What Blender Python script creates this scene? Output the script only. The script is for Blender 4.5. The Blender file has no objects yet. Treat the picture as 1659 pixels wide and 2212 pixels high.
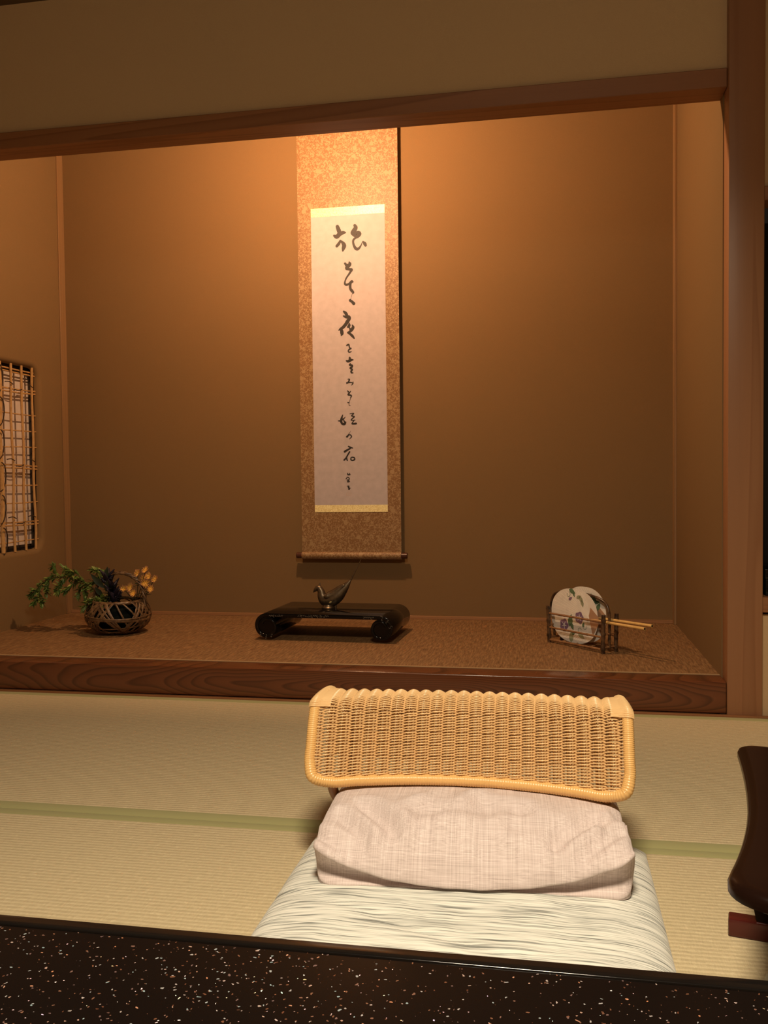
import bpy, bmesh, math, random
from mathutils import Vector, Matrix, noise

PI = math.pi
SC = bpy.context.scene
COL = SC.collection
rnd = random.Random(7)

# ------------------------------------------------------------------ camera, world, light, exposure
cam_d = bpy.data.cameras.new('camera')
cam = bpy.data.objects.new('camera', cam_d)
COL.objects.link(cam)
cam_d.sensor_fit = 'HORIZONTAL'
cam_d.sensor_width = 36.0
cam_d.lens = 1932.37 / 1659.0 * 36.0
cam_d.clip_start = 0.02
R_ = ((0.98324909, 0.181942, -0.01087782), (-0.00405755, -0.03781628, -0.99927647), (-0.18222172, 0.98258182, -0.03644458))
right, down, fwd = (Vector(r) for r in R_)
m = Matrix.Identity(4)
for i in range(3):
    m[i][0], m[i][1], m[i][2] = right[i], -down[i], -fwd[i]
    m[i][3] = (-0.476, -2.562, 0.66)[i]
cam.matrix_world = m
SC.camera = cam

w = bpy.data.worlds.new('world')
SC.world = w
w.use_nodes = True
w.node_tree.nodes['Background'].inputs[0].default_value = (1.0, 0.75, 0.5, 1)
w.node_tree.nodes['Background'].inputs[1].default_value = 0.01

vs = SC.view_settings
vs.view_transform = 'Standard'
vs.look = 'None'
vs.exposure = 0.0
vs.gamma = 1.0
vs.use_curve_mapping = False

def lamp(name, kind, loc, power, colour, size=0.05, spread=180):
    d = bpy.data.lights.new(name, kind)
    d.energy = power
    d.color = colour
    if kind == 'AREA':
        d.shape = 'DISK'
        d.size = size
        d.spread = math.radians(spread)
    else:
        d.shadow_soft_size = size
    o = bpy.data.objects.new(name, d)
    COL.objects.link(o)
    o.location = loc
    return o

lamp('alcove_lamp', 'POINT', (-1.29, 0.25, 1.95), 70.0, (1.0, 0.60, 0.31), 0.02)      # behind the lintel; an added board blocks its forward light
lamp('room_lamp', 'AREA', (-0.5, -2.3, 2.09), 51.0, (1.0, 0.845, 0.62), 0.42, 150)     # ceiling lamp over the table: its open underside
lamp('room_lamp_side_fill', 'POINT', (-0.5, -2.3, 1.99), 19.0, (1.0, 0.83, 0.60), 0.14)      # extra fill for its side glow, added to brighten the upper wall

# ------------------------------------------------------------------ helpers
def cr(pts, n):
    """Catmull-Rom through tuples of any size, n steps per span."""
    out = []
    k = len(pts)
    for i in range(k - 1):
        a, b, c, d = pts[max(i - 1, 0)], pts[i], pts[i + 1], pts[min(i + 2, k - 1)]
        for j in range(n):
            t = j / n
            out.append(tuple(0.5 * (2 * b[q] + (c[q] - a[q]) * t + (2 * a[q] - 5 * b[q] + 4 * c[q] - d[q]) * t * t
                                    + (3 * b[q] - a[q] - 3 * c[q] + d[q]) * t ** 3) for q in range(len(b))))
    out.append(tuple(pts[-1]))
    return out

class MB:
    def __init__(self):
        self.v, self.f, self.m = [], [], []

    def add(self, vs_, fs, mi=0):
        o = len(self.v)
        self.v += [tuple(p) for p in vs_]
        for f in fs:
            self.f.append(tuple(i + o for i in f))
            self.m.append(mi)
        return self

    def bm(self, b, mi=0):
        b.verts.index_update()
        return self.add([p.co[:] for p in b.verts], [[q.index for q in f.verts] for f in b.faces], mi)

    def box(self, x0, x1, y0, y1, z0, z1, bev=0.0, seg=2, mi=0, rot=None):
        b = bmesh.new()
        bmesh.ops.create_cube(b, size=1.0)
        for p in b.verts:
            p.co = Vector(((x0 + x1) / 2 + p.co.x * (x1 - x0), (y0 + y1) / 2 + p.co.y * (y1 - y0), (z0 + z1) / 2 + p.co.z * (z1 - z0)))
        if bev:
            bmesh.ops.bevel(b, geom=list(b.edges), offset=bev, segments=seg, profile=0.5, affect='EDGES')
        if rot:
            for p in b.verts:
                p.co = rot @ p.co
        self.bm(b, mi)
        b.free()
        return self

    def tube(self, pts, r, n=8, closed=False, mi=0, sx=1.0, up=None):
        P = [Vector(p) for p in pts]
        k = len(P)
        R = r if isinstance(r, (list, tuple)) else [r] * k
        T = []
        for i in range(k):
            a, b = (P[i - 1], P[(i + 1) % k]) if closed else (P[max(i - 1, 0)], P[min(i + 1, k - 1)])
            d = b - a
            T.append(d.normalized() if d.length > 1e-9 else Vector((0, 0, 1)))
        N = Vector(up) if up else (Vector((0, 0, 1)) if abs(T[0].z) < 0.9 else Vector((1, 0, 0)))
        vs_, fs = [], []
        for i in range(k):
            N = N - T[i] * N.dot(T[i])
            if N.length < 1e-6:
                N = T[i].orthogonal()
            N.normalize()
            B = T[i].cross(N)
            for j in range(n):
                a = 2 * PI * j / n
                vs_.append(P[i] + N * (math.cos(a) * R[i]) + B * (math.sin(a) * R[i] * sx))
        for i in range(k if closed else k - 1):
            for j in range(n):
                a, b = i * n + j, i * n + (j + 1) % n
                c, d = ((i + 1) % k) * n + (j + 1) % n, ((i + 1) % k) * n + j
                fs.append((a, b, c, d))
        if not closed:
            fs.append(tuple(range(n))[::-1])
            fs.append(tuple((k - 1) * n + j for j in range(n)))
        return self.add(vs_, fs, mi)

    def ribbon(self, pts, nrm, w, t, mi=0):
        """flat strip of width w and thickness t along pts, nrm = outward normals"""
        P = [Vector(p) for p in pts]
        k = len(P)
        vs_, fs = [], []
        for i in range(k):
            T = (P[min(i + 1, k - 1)] - P[max(i - 1, 0)]).normalized()
            N = Vector(nrm[i])
            N = (N - T * N.dot(T)).normalized()
            S = T.cross(N)
            ww = w[i] if isinstance(w, (list, tuple)) else w
            for a, b in ((-1, 0), (-0.6, 1), (0.6, 1), (1, 0), (0.6, -1), (-0.6, -1)):
                vs_.append(P[i] + S * (a * ww / 2) + N * (b * t / 2))
        for i in range(k - 1):
            for j in range(6):
                fs.append((i * 6 + j, i * 6 + (j + 1) % 6, (i + 1) * 6 + (j + 1) % 6, (i + 1) * 6 + j))
        fs.append(tuple(range(6))[::-1])
        fs.append(tuple((k - 1) * 6 + j for j in range(6)))
        return self.add(vs_, fs, mi)

    def lathe(self, prof, n=24, c=(0, 0, 0), mi=0):
        vs_, fs = [], []
        for r, z in prof:
            for j in range(n):
                a = 2 * PI * j / n
                vs_.append((c[0] + r * math.cos(a), c[1] + r * math.sin(a), c[2] + z))
        for i in range(len(prof) - 1):
            for j in range(n):
                fs.append((i * n + j, i * n + (j + 1) % n, (i + 1) * n + (j + 1) % n, (i + 1) * n + j))
        fs.append(tuple(range(n))[::-1])
        fs.append(tuple((len(prof) - 1) * n + j for j in range(n)))
        return self.add(vs_, fs, mi)

    def grid(self, nu, nv, fn, mi=0, cu=False):
        vs_ = [fn(i / (nu if cu else nu - 1), j / (nv - 1)) for i in range(nu) for j in range(nv)]
        fs = []
        for i in range(nu if cu else nu - 1):
            for j in range(nv - 1):
                a = (i + 1) % nu
                fs.append((i * nv + j, a * nv + j, a * nv + j + 1, i * nv + j + 1))
        return self.add(vs_, fs, mi)

    def prism(self, poly, to3, t0, t1, mi=0):
        """poly of 2-D points; to3(u, v, depth) maps to 3-D; solid between depths t0 and t1"""
        k = len(poly)
        vs_ = [to3(a, b, t0) for a, b in poly] + [to3(a, b, t1) for a, b in poly]
        fs = [tuple(range(k))[::-1], tuple(range(k, 2 * k))]
        fs += [(i, (i + 1) % k, k + (i + 1) % k, k + i) for i in range(k)]
        return self.add(vs_, fs, mi)

    def build(self, name, mats, parent=None, angle=40, flip=True):
        me = bpy.data.meshes.new(name)
        me.from_pydata(self.v, [], self.f)
        mats = mats if isinstance(mats, (list, tuple)) else [mats]
        for q in mats:
            me.materials.append(q)
        me.polygons.foreach_set('material_index', self.m)
        me.validate()
        if flip:
            b = bmesh.new()
            b.from_mesh(me)
            bmesh.ops.recalc_face_normals(b, faces=b.faces)
            b.to_mesh(me)
            b.free()
        me.polygons.foreach_set('use_smooth', [True] * len(me.polygons))
        me.set_sharp_from_angle(angle=math.radians(angle))
        me.update()
        o = bpy.data.objects.new(name, me)
        COL.objects.link(o)
        if parent:
            o.parent = parent
        return o

def thing(name, label, cat, loc=(0, 0, 0), rotz=0.0, group=None):
    o = bpy.data.objects.new(name, None)
    o.empty_display_size = 0.05
    COL.objects.link(o)
    o.location = loc
    o.rotation_euler = (0, 0, rotz)
    return tag(o, label, cat, group)

def tag(o, label, cat, group=None):
    o['label'] = label
    o['category'] = cat
    if group:
        o['group'] = group
    return o

def struct(name, mb, mat, parent=None, angle=40, flip=True):
    o = mb.build(name, mat, parent, angle, flip)
    if parent is None:
        o['kind'] = 'structure'
    return o

# ------------------------------------------------------------------ materials
class NT:
    def __init__(self, name, rough=0.6, base=(0.5, 0.5, 0.5), metal=0.0, spec=0.5, coat=0.0, sheen=0.0):
        self.mat = bpy.data.materials.new(name)
        self.mat.use_nodes = True
        self.t = self.mat.node_tree
        self.b = self.t.nodes['Principled BSDF']
        self.b.inputs['Base Color'].default_value = (*base, 1)
        self.b.inputs['Roughness'].default_value = rough
        self.b.inputs['Metallic'].default_value = metal
        self.b.inputs['Specular IOR Level'].default_value = spec
        self.b.inputs['Coat Weight'].default_value = coat
        self.b.inputs['Coat Roughness'].default_value = 0.05
        self.b.inputs['Sheen Weight'].default_value = sheen
        self.co = self.n('ShaderNodeTexCoord').outputs['Object']

    def n(self, typ, **k):
        q = self.t.nodes.new(typ)
        for a, v in k.items():
            setattr(q, a, v)
        return q

    def put(self, sock, v):
        if hasattr(v, 'is_linked') or hasattr(v, 'links'):
            self.t.links.new(v, sock)
        elif isinstance(v, tuple) and len(v) == 3 and sock.type == 'RGBA':
            sock.default_value = (*v, 1)
        else:
            sock.default_value = v

    def math(self, op, a, b=0.0, c=0.0):
        q = self.n('ShaderNodeMath', operation=op)
        for s, v in zip(q.inputs, (a, b, c)):
            self.put(s, v)
        return q.outputs[0]

    def scale(self, s, loc=(0, 0, 0), rot=(0, 0, 0), co=None):
        q = self.n('ShaderNodeMapping')
        self.put(q.inputs[0], co or self.co)
        q.inputs['Location'].default_value = loc
        q.inputs['Rotation'].default_value = rot
        q.inputs['Scale'].default_value = s
        return q.outputs[0]

    def noise(self, co=None, scale=5.0, detail=3.0, rough=0.5, dist=0.0):
        q = self.n('ShaderNodeTexNoise')
        self.put(q.inputs['Vector'], co or self.co)
        q.inputs['Scale'].default_value = scale
        q.inputs['Detail'].default_value = detail
        q.inputs['Roughness'].default_value = rough
        q.inputs['Distortion'].default_value = dist
        return q.outputs[0]

    def voro(self, co=None, scale=5.0, feat='F1'):
        q = self.n('ShaderNodeTexVoronoi', feature=feat)
        self.put(q.inputs['Vector'], co or self.co)
        q.inputs['Scale'].default_value = scale
        return q

    def ramp(self, f, stops, interp='LINEAR'):
        q = self.n('ShaderNodeValToRGB')
        q.color_ramp.interpolation = interp
        while len(q.color_ramp.elements) < len(stops):
            q.color_ramp.elements.new(0.5)
        for e, (p, c) in zip(q.color_ramp.elements, stops):
            e.position = p
            e.color = (*c, 1) if isinstance(c, tuple) else (c, c, c, 1)
        self.put(q.inputs[0], f)
        return q.outputs[0]

    def mix(self, f, a, b, mode='MIX'):
        q = self.n('ShaderNodeMix', data_type='RGBA', blend_type=mode)
        self.put(q.inputs[0], f)
        self.put(q.inputs[6], a)
        self.put(q.inputs[7], b)
        return q.outputs[2]

    def xyz(self, co=None):
        q = self.n('ShaderNodeSeparateXYZ')
        self.put(q.inputs[0], co or self.co)
        return q.outputs

    def bump(self, h, strength=0.3, dist=0.001):
        q = self.n('ShaderNodeBump')
        q.inputs['Strength'].default_value = strength
        q.inputs['Distance'].default_value = dist
        self.put(q.inputs['Height'], h)
        self.t.links.new(q.outputs[0], self.b.inputs['Normal'])

    def col(self, c):
        self.put(self.b.inputs['Base Color'], c)

def plain(name, base, rough=0.5, **k):
    g = NT(name, rough, base, **k)
    f = g.noise(scale=40, detail=3)
    g.col(g.mix(f, tuple(c * 0.85 for c in base), tuple(min(1, c * 1.15) for c in base)))
    return g.mat

def m_plaster(name, base):
    g = NT(name, 0.9, base, spec=0.15)
    f = g.noise(scale=350, detail=4, rough=0.7)
    f2 = g.noise(scale=2.5, detail=2)
    c = g.mix(f, tuple(x * 0.88 for x in base), tuple(x * 1.1 for x in base))
    g.col(g.mix(f2, c, g.mix(0.5, c, tuple(x * 1.08 for x in base))))
    g.bump(f, 0.35, 0.0008)
    return g.mat

def m_wood(name, a, b, axis='z', rough=0.42, freq=75.0, spec=0.4):
    """straight-grained timber, grain along axis"""
    g = NT(name, rough, a, spec=spec)
    s = {'x': (0.35, 8, 8), 'y': (8, 0.35, 8), 'z': (8, 8, 0.35)}[axis]
    co = g.scale(s)
    f = g.noise(co, 1.0, 2, 0.5, 0.6)
    rings = g.math('FRACT', g.math('MULTIPLY', f, freq / 8))
    c = g.ramp(rings, [(0.0, a), (0.72, tuple(x * 0.93 for x in a)), (0.93, b), (1.0, a)])
    s2 = {'x': (6, 400, 400), 'y': (400, 6, 400), 'z': (400, 400, 6)}[axis]
    fib = g.noise(g.scale(s2), 1.0, 2)
    g.col(g.mix(g.math('MULTIPLY', fib, 0.35), c, b))
    g.bump(fib, 0.12, 0.0006)
    return g.mat

def m_sill():
    """lacquered plank with long cathedral arches on its face"""
    g = NT('sill_wood', 0.22, (0.2, 0.07, 0.025), spec=0.5)
    x, y, z = g.xyz()
    w1 = g.math('MULTIPLY', g.math('SUBTRACT', g.noise(g.scale((2.2, 2.2, 6)), 1.0, 2), 0.5), 1.0)
    u = g.math('MULTIPLY', g.math('ADD', x, 0.85), 1.55)
    v = g.math('MULTIPLY', g.math('SUBTRACT', z, 0.046), 19.0)
    r = g.math('SQRT', g.math('ADD', g.math('MULTIPLY', u, u), g.math('MULTIPLY', v, v)))
    r = g.math('ADD', r, w1)
    fr = g.math('FRACT', g.math('MULTIPLY', g.math('POWER', r, 0.9), 10.0))
    c = g.ramp(fr, [(0.0, (0.165, 0.052, 0.019)), (0.55, (0.14, 0.044, 0.016)), (0.88, (0.078, 0.025, 0.010)), (1.0, (0.15, 0.048, 0.018))])
    fib = g.noise(g.scale((8, 300, 300)), 1.0, 2)
    g.col(g.mix(g.math('MULTIPLY', fib, 0.3), c, (0.075, 0.023, 0.009)))
    g.bump(fr, 0.08, 0.0005)
    return g.mat

def m_tatami():
    g = NT('tatami_straw', 0.62, (0.6, 0.5, 0.3), spec=0.3)
    x, y, z = g.xyz()
    wob = g.noise(g.scale((30, 4, 1)), 1.0, 2)
    ph = g.math('ADD', g.math('MULTIPLY', y, 2 * PI / 0.0105), g.math('MULTIPLY', wob, 1.6))
    rid = g.math('SINE', ph)
    cell = g.noise(g.scale((85, 95, 1)), 1.0, 2, 0.5)
    fib = g.noise(g.scale((420, 55, 1)), 1.0, 3, 0.6)
    knot = g.noise(g.scale((95, 70, 1)), 1.0, 1)
    big = g.noise(g.scale((3, 12, 1)), 1.0, 3)
    c = g.mix(g.math('ADD', g.math('MULTIPLY', fib, 0.6), g.math('MULTIPLY', cell, 0.4)), (0.41, 0.335, 0.20), (0.71, 0.58, 0.37))
    c = g.mix(g.math('MULTIPLY', g.math('GREATER_THAN', knot, 0.66), 0.25), c, (0.78, 0.66, 0.42))
    c = g.mix(g.math('MULTIPLY', g.math('LESS_THAN', rid, -0.70), 0.24), c, (0.33, 0.26, 0.13))
    g.col(g.mix(g.math('MULTIPLY', big, 0.35), c, (0.54, 0.45, 0.27)))
    g.bump(g.math('ADD', g.math('MULTIPLY', rid, 0.55), g.math('ADD', g.math('MULTIPLY', fib, 1.2), g.math('MULTIPLY', cell, 2.4))), 0.6, 0.0011)
    return g.mat

def m_rush():
    g = NT('rush_weave', 0.55, (0.4, 0.2, 0.08), spec=0.35)
    x, y, z = g.xyz()
    row = g.math('SINE', g.math('MULTIPLY', y, 2 * PI / 0.007))
    colm = g.noise(g.scale((170, 18, 1)), 1.0, 3, 0.7)
    fl = g.noise(g.scale((18, 140, 1)), 1.0, 2)
    c = g.ramp(colm, [(0.3, (0.10, 0.046, 0.018)), (0.5, (0.22, 0.115, 0.048)), (0.7, (0.38, 0.215, 0.095))])
    c = g.mix(g.math('MULTIPLY', g.math('LESS_THAN', row, -0.6), 0.35), c, (0.14, 0.065, 0.026))
    g.col(g.mix(g.math('MULTIPLY', fl, 0.4), c, (0.23, 0.125, 0.051)))
    g.bump(g.math('ADD', row, g.math('MULTIPLY', colm, 1.5)), 0.5, 0.0008)
    return g.mat

def m_cloth(name, base, sc=900):
    g = NT(name, 0.85, base, spec=0.2, sheen=0.1)
    x, y, z = g.xyz()
    wv = g.math('MULTIPLY', g.math('SINE', g.math('MULTIPLY', x, sc)), g.math('SINE', g.math('MULTIPLY', y, sc)))
    g.col(g.mix(g.math('MULTIPLY_ADD', wv, 0.25, 0.5), tuple(q * 0.85 for q in base), tuple(q * 1.12 for q in base)))
    g.bump(wv, 0.2, 0.0004)
    return g.mat

def m_linen():
    g = NT('pink_linen', 0.8, (0.75, 0.62, 0.58), spec=0.2, sheen=0.15)
    a = g.noise(g.scale((760, 9, 9)), 1.0, 3, 0.6)
    b = g.noise(g.scale((7, 620, 620)), 1.0, 3, 0.6)
    f = g.math('MULTIPLY', g.math('ADD', a, b), 0.5)
    g.col(g.ramp(f, [(0.33, (0.44, 0.35, 0.33)), (0.46, (0.62, 0.515, 0.49)), (0.55, (0.70, 0.59, 0.565)), (0.68, (0.85, 0.765, 0.74))]))
    g.bump(f, 0.35, 0.0008)
    return g.mat

def m_stripe():
    g = NT('crinkled_stripe_cloth', 0.8, (0.7, 0.7, 0.6), spec=0.2, sheen=0.1)
    wob = g.noise(g.scale((9, 14, 1)), 1.0, 2)
    x, y, z = g.xyz()
    q = g.n('ShaderNodeCombineXYZ')
    g.put(q.inputs[0], g.math('MULTIPLY', x, 13.0))
    g.put(q.inputs[1], g.math('ADD', g.math('MULTIPLY', y, 400.0), g.math('MULTIPLY', wob, 8.0)))
    g.put(q.inputs[2], g.math('MULTIPLY', z, 25.0))
    f = g.noise(q.outputs[0], 1.0, 2, 0.45)
    g.col(g.ramp(f, [(0.29, (0.17, 0.18, 0.165)), (0.37, (0.34, 0.35, 0.325)), (0.45, (0.60, 0.605, 0.555)), (0.62, (0.84, 0.83, 0.76))]))
    g.bump(f, 0.6, 0.0014)
    return g.mat

def m_brocade():
    g = NT('brocade_silk', 0.5, (0.3, 0.18, 0.08), spec=0.4, sheen=0.2)
    co = g.scale((1, 1, 1))
    f1 = g.noise(co, 105, 3, 0.6, 1.6)
    cellq = g.voro(g.scale((24, 1, 24)), 1.0)
    blob = g.math('LESS_THAN', g.math('ADD', cellq.outputs['Distance'], g.math('MULTIPLY', g.noise(co, 160, 2), 0.22)), 0.33)
    pat = g.math('MAXIMUM', g.math('GREATER_THAN', f1, 0.52), blob)
    g.col(g.mix(pat, (0.205, 0.102, 0.036), (0.335, 0.215, 0.105)))
    g.bump(pat, 0.15, 0.0004)
    return g.mat

def m_gold():
    g = NT('gold_brocade', 0.4, (0.75, 0.66, 0.3), spec=0.5, sheen=0.2)
    f = g.noise(None, 260, 3, 0.6, 1.0)
    g.col(g.ramp(f, [(0.4, (0.70, 0.56, 0.22)), (0.55, (0.95, 0.88, 0.50))]))
    return g.mat

def m_nacre():
    """black lacquer strewn with shell flakes"""
    g = NT('speckled_lacquer', 0.16, (0.006, 0.004, 0.004), spec=0.05)
    base = (0.0045, 0.003, 0.0025)
    dist = g.n('ShaderNodeVectorMath', operation='MULTIPLY_ADD')
    nz = g.n('ShaderNodeTexNoise')
    g.put(nz.inputs['Vector'], g.co)
    nz.inputs['Scale'].default_value = 160
    g.put(dist.inputs[0], nz.outputs[1])
    dist.inputs[1].default_value = (0.006, 0.006, 0.0)
    g.put(dist.inputs[2], g.co)
    co = dist.outputs[0]
    clus = g.noise(None, 9, 2)
    out = base
    for sc, thr, rad, stops in ((480, 0.83, 0.28, [(0.0, (0.075, 0.026, 0.014)), (0.5, (0.13, 0.06, 0.035)), (1.0, (0.10, 0.065, 0.065))]),
                                (360, 0.952, 0.27, [(0.0, (0.75, 0.72, 0.70)), (0.35, (0.75, 0.42, 0.50)), (0.6, (0.42, 0.62, 0.60)), (0.8, (0.66, 0.48, 0.26)), (1.0, (0.5, 0.42, 0.68))]),
                                (420, 0.90, 0.30, [(0.0, (0.32, 0.22, 0.20)), (0.5, (0.16, 0.22, 0.24)), (1.0, (0.34, 0.14, 0.07))])):
        v = g.voro(co, sc)
        v.inputs['Randomness'].default_value = 1.0
        ch = g.n('ShaderNodeSeparateColor')
        g.put(ch.inputs[0], v.outputs['Color'])
        keep = g.math('GREATER_THAN', g.math('ADD', ch.outputs[0], g.math('MULTIPLY', g.math('SUBTRACT', clus, 0.5), 0.25)), thr)
        inside = g.math('LESS_THAN', v.outputs['Distance'], g.math('MULTIPLY', g.math('ADD', ch.outputs[2], 0.35), rad))
        out = g.mix(g.math('MULTIPLY', keep, inside), out, g.ramp(ch.outputs[1], stops))
    g.col(out)
    return g.mat

def m_bronze():
    g = NT('aged_bronze', 0.38, (0.2, 0.14, 0.08), metal=0.85)
    f = g.noise(None, 120, 4)
    g.col(g.mix(f, (0.07, 0.052, 0.036), (0.24, 0.175, 0.11)))
    g.bump(f, 0.15, 0.0006)
    return g.mat

def m_bamboo(name, a, b, rough=0.35):
    g = NT(name, rough, a, spec=0.45)
    f = g.noise(None, 55, 4, 0.6)
    g.col(g.ramp(f, [(0.35, a), (0.65, b)]))
    return g.mat

def m_rattan(name, a, b, rough=0.28):
    g = NT(name, rough, a, spec=0.6)
    f = g.noise(g.scale((14, 14, 160)), 1.0, 3)
    f2 = g.noise(None, 30, 2)
    g.col(g.mix(f2, g.mix(f, a, b), tuple((p + q) / 2 for p, q in zip(a, b))))
    g.bump(f, 0.1, 0.0004)
    return g.mat

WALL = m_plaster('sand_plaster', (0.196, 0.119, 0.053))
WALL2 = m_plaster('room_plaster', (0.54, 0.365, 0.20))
CEIL = m_wood('ceiling_board', (0.10, 0.06, 0.03), (0.06, 0.035, 0.018), 'x', 0.6)
POST = m_wood('cedar_post', (0.32, 0.15, 0.072), (0.26, 0.115, 0.053), 'z', 0.42, 40.0)
BEAM = m_wood('cedar_beam', (0.30, 0.125, 0.05), (0.21, 0.08, 0.03), 'x', 0.5)
STRIP = m_wood('thin_trim', (0.29, 0.165, 0.075), (0.24, 0.13, 0.057), 'z', 0.55)
SILL = m_sill()
TAT = m_tatami()
HERI = m_cloth('olive_border', (0.36, 0.34, 0.155), 2500)
RUSH = m_rush()
RUSHB = m_cloth('tan_border', (0.34, 0.22, 0.11), 2500)
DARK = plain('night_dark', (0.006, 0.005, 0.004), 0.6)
URUSHI = plain('black_lacquer', (0.005, 0.004, 0.0035), 0.11, spec=0.28)
REDLAC = plain('red_brown_lacquer', (0.075, 0.012, 0.009), 0.16, spec=0.4)
DARKLAC = plain('dark_brown_lacquer', (0.010, 0.004, 0.0025), 0.2, spec=0.12)
SILVER = plain('silver_inlay', (0.20, 0.19, 0.165), 0.45, metal=0.3)
SHEEN = plain('worn_edge', (0.05, 0.045, 0.04), 0.2)


# ------------------------------------------------------------------ the setting
XL, XR, DEP, ZT, CEILZ = -2.5333, -0.0025, 1.0168, 0.094, 2.155
b = MB().box(-3.3, 1.9, -4.8, -0.0125, -0.12, -0.0102)
b.box(-2.6, -0.001, 0.092, 1.10, -0.12, 0.084)
struct('floor', b, TAT)
struct('ceiling', MB().box(-3.4, 2.0, -4.9, 0.10, CEILZ, CEILZ + 0.06), CEIL)
ALZ = 2.42
struct('ceiling_alcove', MB().box(-2.7, 0.10, 0.10, 1.12, ALZ, ALZ + 0.06), CEIL)
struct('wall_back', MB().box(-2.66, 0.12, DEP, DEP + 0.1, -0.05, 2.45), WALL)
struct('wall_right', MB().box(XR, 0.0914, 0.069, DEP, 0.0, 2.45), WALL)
struct('wall_upper', MB().box(-2.60, 0.0, 0.032, 0.102, 1.755, 2.45), WALL2)
struct('wall_room_left', MB().box(-3.4, -3.3, -4.9, 0.1, -0.1, CEILZ), WALL2)
struct('wall_room_right', MB().box(1.9, 2.0, -4.9, 0.1, -0.1, CEILZ), WALL2)
struct('wall_room_rear', MB().box(-3.3, 1.9, -4.9, -4.8, -0.1, CEILZ), WALL2)
struct('wall_front_left', MB().box(-3.3, -2.63, 0.03, 0.1, -0.05, CEILZ), WALL2)

# left wall of the alcove with a round-cornered plastered opening
def rrect(cy, cz, hy, hz, r, n=10):
    out = []
    for sy, sz, a0 in ((1, 1, 0), (-1, 1, PI / 2), (-1, -1, PI), (1, -1, 3 * PI / 2)):
        for i in range(n):
            a = a0 + (PI / 2) * i / (n - 1)
            out.append((cy + sy * (hy - r) + r * math.cos(a), cz + sz * (hz - r) + r * math.sin(a)))
    return out
WY, WZ, WHY, WHZ = 0.475, 0.760, 0.330, 0.368
n_ = 40
rings = []
outer = []
for c_, pt in enumerate(rrect(WY, WZ, WHY + 0.03, WHZ + 0.03, 0.075)):
    q_, i_ = divmod(c_, 10)
    side = {0: (1, 0), 1: (0, -1), 2: (-1, 2), 3: (2, 1)}[q_]
    at = lambda s_: {1: (DEP, pt[1]), 0: (pt[0], 2.45), -1: (0.0695, pt[1]), 2: (pt[0], -0.05)}[s_]
    corner = {0: (DEP, 2.45), 1: (0.0695, 2.45), 2: (0.0695, -0.05), 3: (DEP, -0.05)}[q_]
    outer.append(at(side[0]) if i_ < 4 else corner if i_ < 6 else at(side[1]))
rings.append([(XL, y, z) for y, z in outer])
rings.append([(XL, y, z) for y, z in rrect(WY, WZ, WHY + 0.022, WHZ + 0.022, 0.072)])
for i in range(1, 7):
    a = (PI / 2) * i / 6
    o_ = 0.022 * (1 - math.sin(a))
    rings.append([(XL - 0.022 * (1 - math.cos(a)), y, z) for y, z in rrect(WY, WZ, WHY + o_, WHZ + o_, 0.05 + o_)])
rings.append([(XL - 0.0245, y, z) for y, z in rrect(WY, WZ, WHY, WHZ, 0.05)])
rings.append([(XL - 0.0245, y, z) for y, z in outer])
b = MB()
vs_ = [p for r in rings for p in r]
fs = []
for i in range(len(rings) - 1):
    for j in range(n_):
        fs.append((i * n_ + j, i * n_ + (j + 1) % n_, (i + 1) * n_ + (j + 1) % n_, (i + 1) * n_ + j))
b.add(vs_, fs)
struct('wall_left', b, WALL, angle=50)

# the window behind it: bamboo lattice in front, paper screen behind
PALEB = m_bamboo('pale_bamboo', (0.42, 0.235, 0.09), (0.54, 0.32, 0.13))
VINE = plain('dark_vine', (0.035, 0.02, 0.012), 0.6)
PAPERW = plain('screen_paper', (0.62, 0.52, 0.46), 0.8)
win = bpy.data.objects.new('window_1', None)
COL.objects.link(win)
win.location = (XL - 0.012, WY, WZ)
win['kind'] = 'structure'
ylo, yhi, zlo, zhi = -WHY - 0.001, WHY + 0.001, -WHZ - 0.001, WHZ + 0.001
for k, y in enumerate((0.771, 0.699, 0.626, 0.551, 0.478, 0.405, 0.332, 0.259, 0.186)):
    r = 0.0052 if k != 3 else 0.0085
    pts = [(0.002 * math.sin(i * 1.3 + k), y - WY + 0.0018 * math.sin(i * 0.9 + k * 2), zlo + (zhi - zlo) * i / 10) for i in range(11)]
    MB().tube(pts, r, 8).build('lattice_upright', PALEB, win)
for k, z in enumerate((1.104, 1.024, 0.939, 0.869, 0.801, 0.729, 0.652, 0.579, 0.503, 0.429)):
    dbl = k in (0, 1, 5, 8)
    for q in ((-0.006, 0.006) if dbl else (0.0,)):
        sl = 0.012 * math.sin(k * 2.1)
        pts = [(-0.008, ylo + (yhi - ylo) * i / 6, z - WZ + q + sl * (i / 6 - 0.5) + 0.0015 * math.sin(i * 2 + k)) for i in range(7)]
        MB().tube(pts, 0.0034 if dbl else 0.0026, 6).build('lattice_crosspiece', PALEB, win)
v_ = MB()
for k in range(6):                                  # vine ties looping round the thick upright
    zc = 0.30 - 0.125 * k
    pts = [(0.010 + 0.004 * math.cos(a), 0.057 + 0.032 * math.sin(a) * (1 if k % 2 else 0.8), zc + 0.055 * math.cos(a)) for a in [PI * (i / 12) for i in range(13)]]
    v_.tube(pts, 0.0022, 5)
for z in (1.040, 0.741, 0.515):
    for y in (0.66, 0.735, 0.60):
        s_ = 0.012 * (1 if y != 0.66 else -1)
        v_.tube(cr([(0.011, y - WY - 0.028, z - WZ + s_), (0.012, y - WY, z - WZ + s_ * 1.2), (0.011, y - WY + 0.024, z - WZ + s_ * 0.6)], 4), 0.002, 5)
v_.build('vine_tie', VINE, win)
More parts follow.
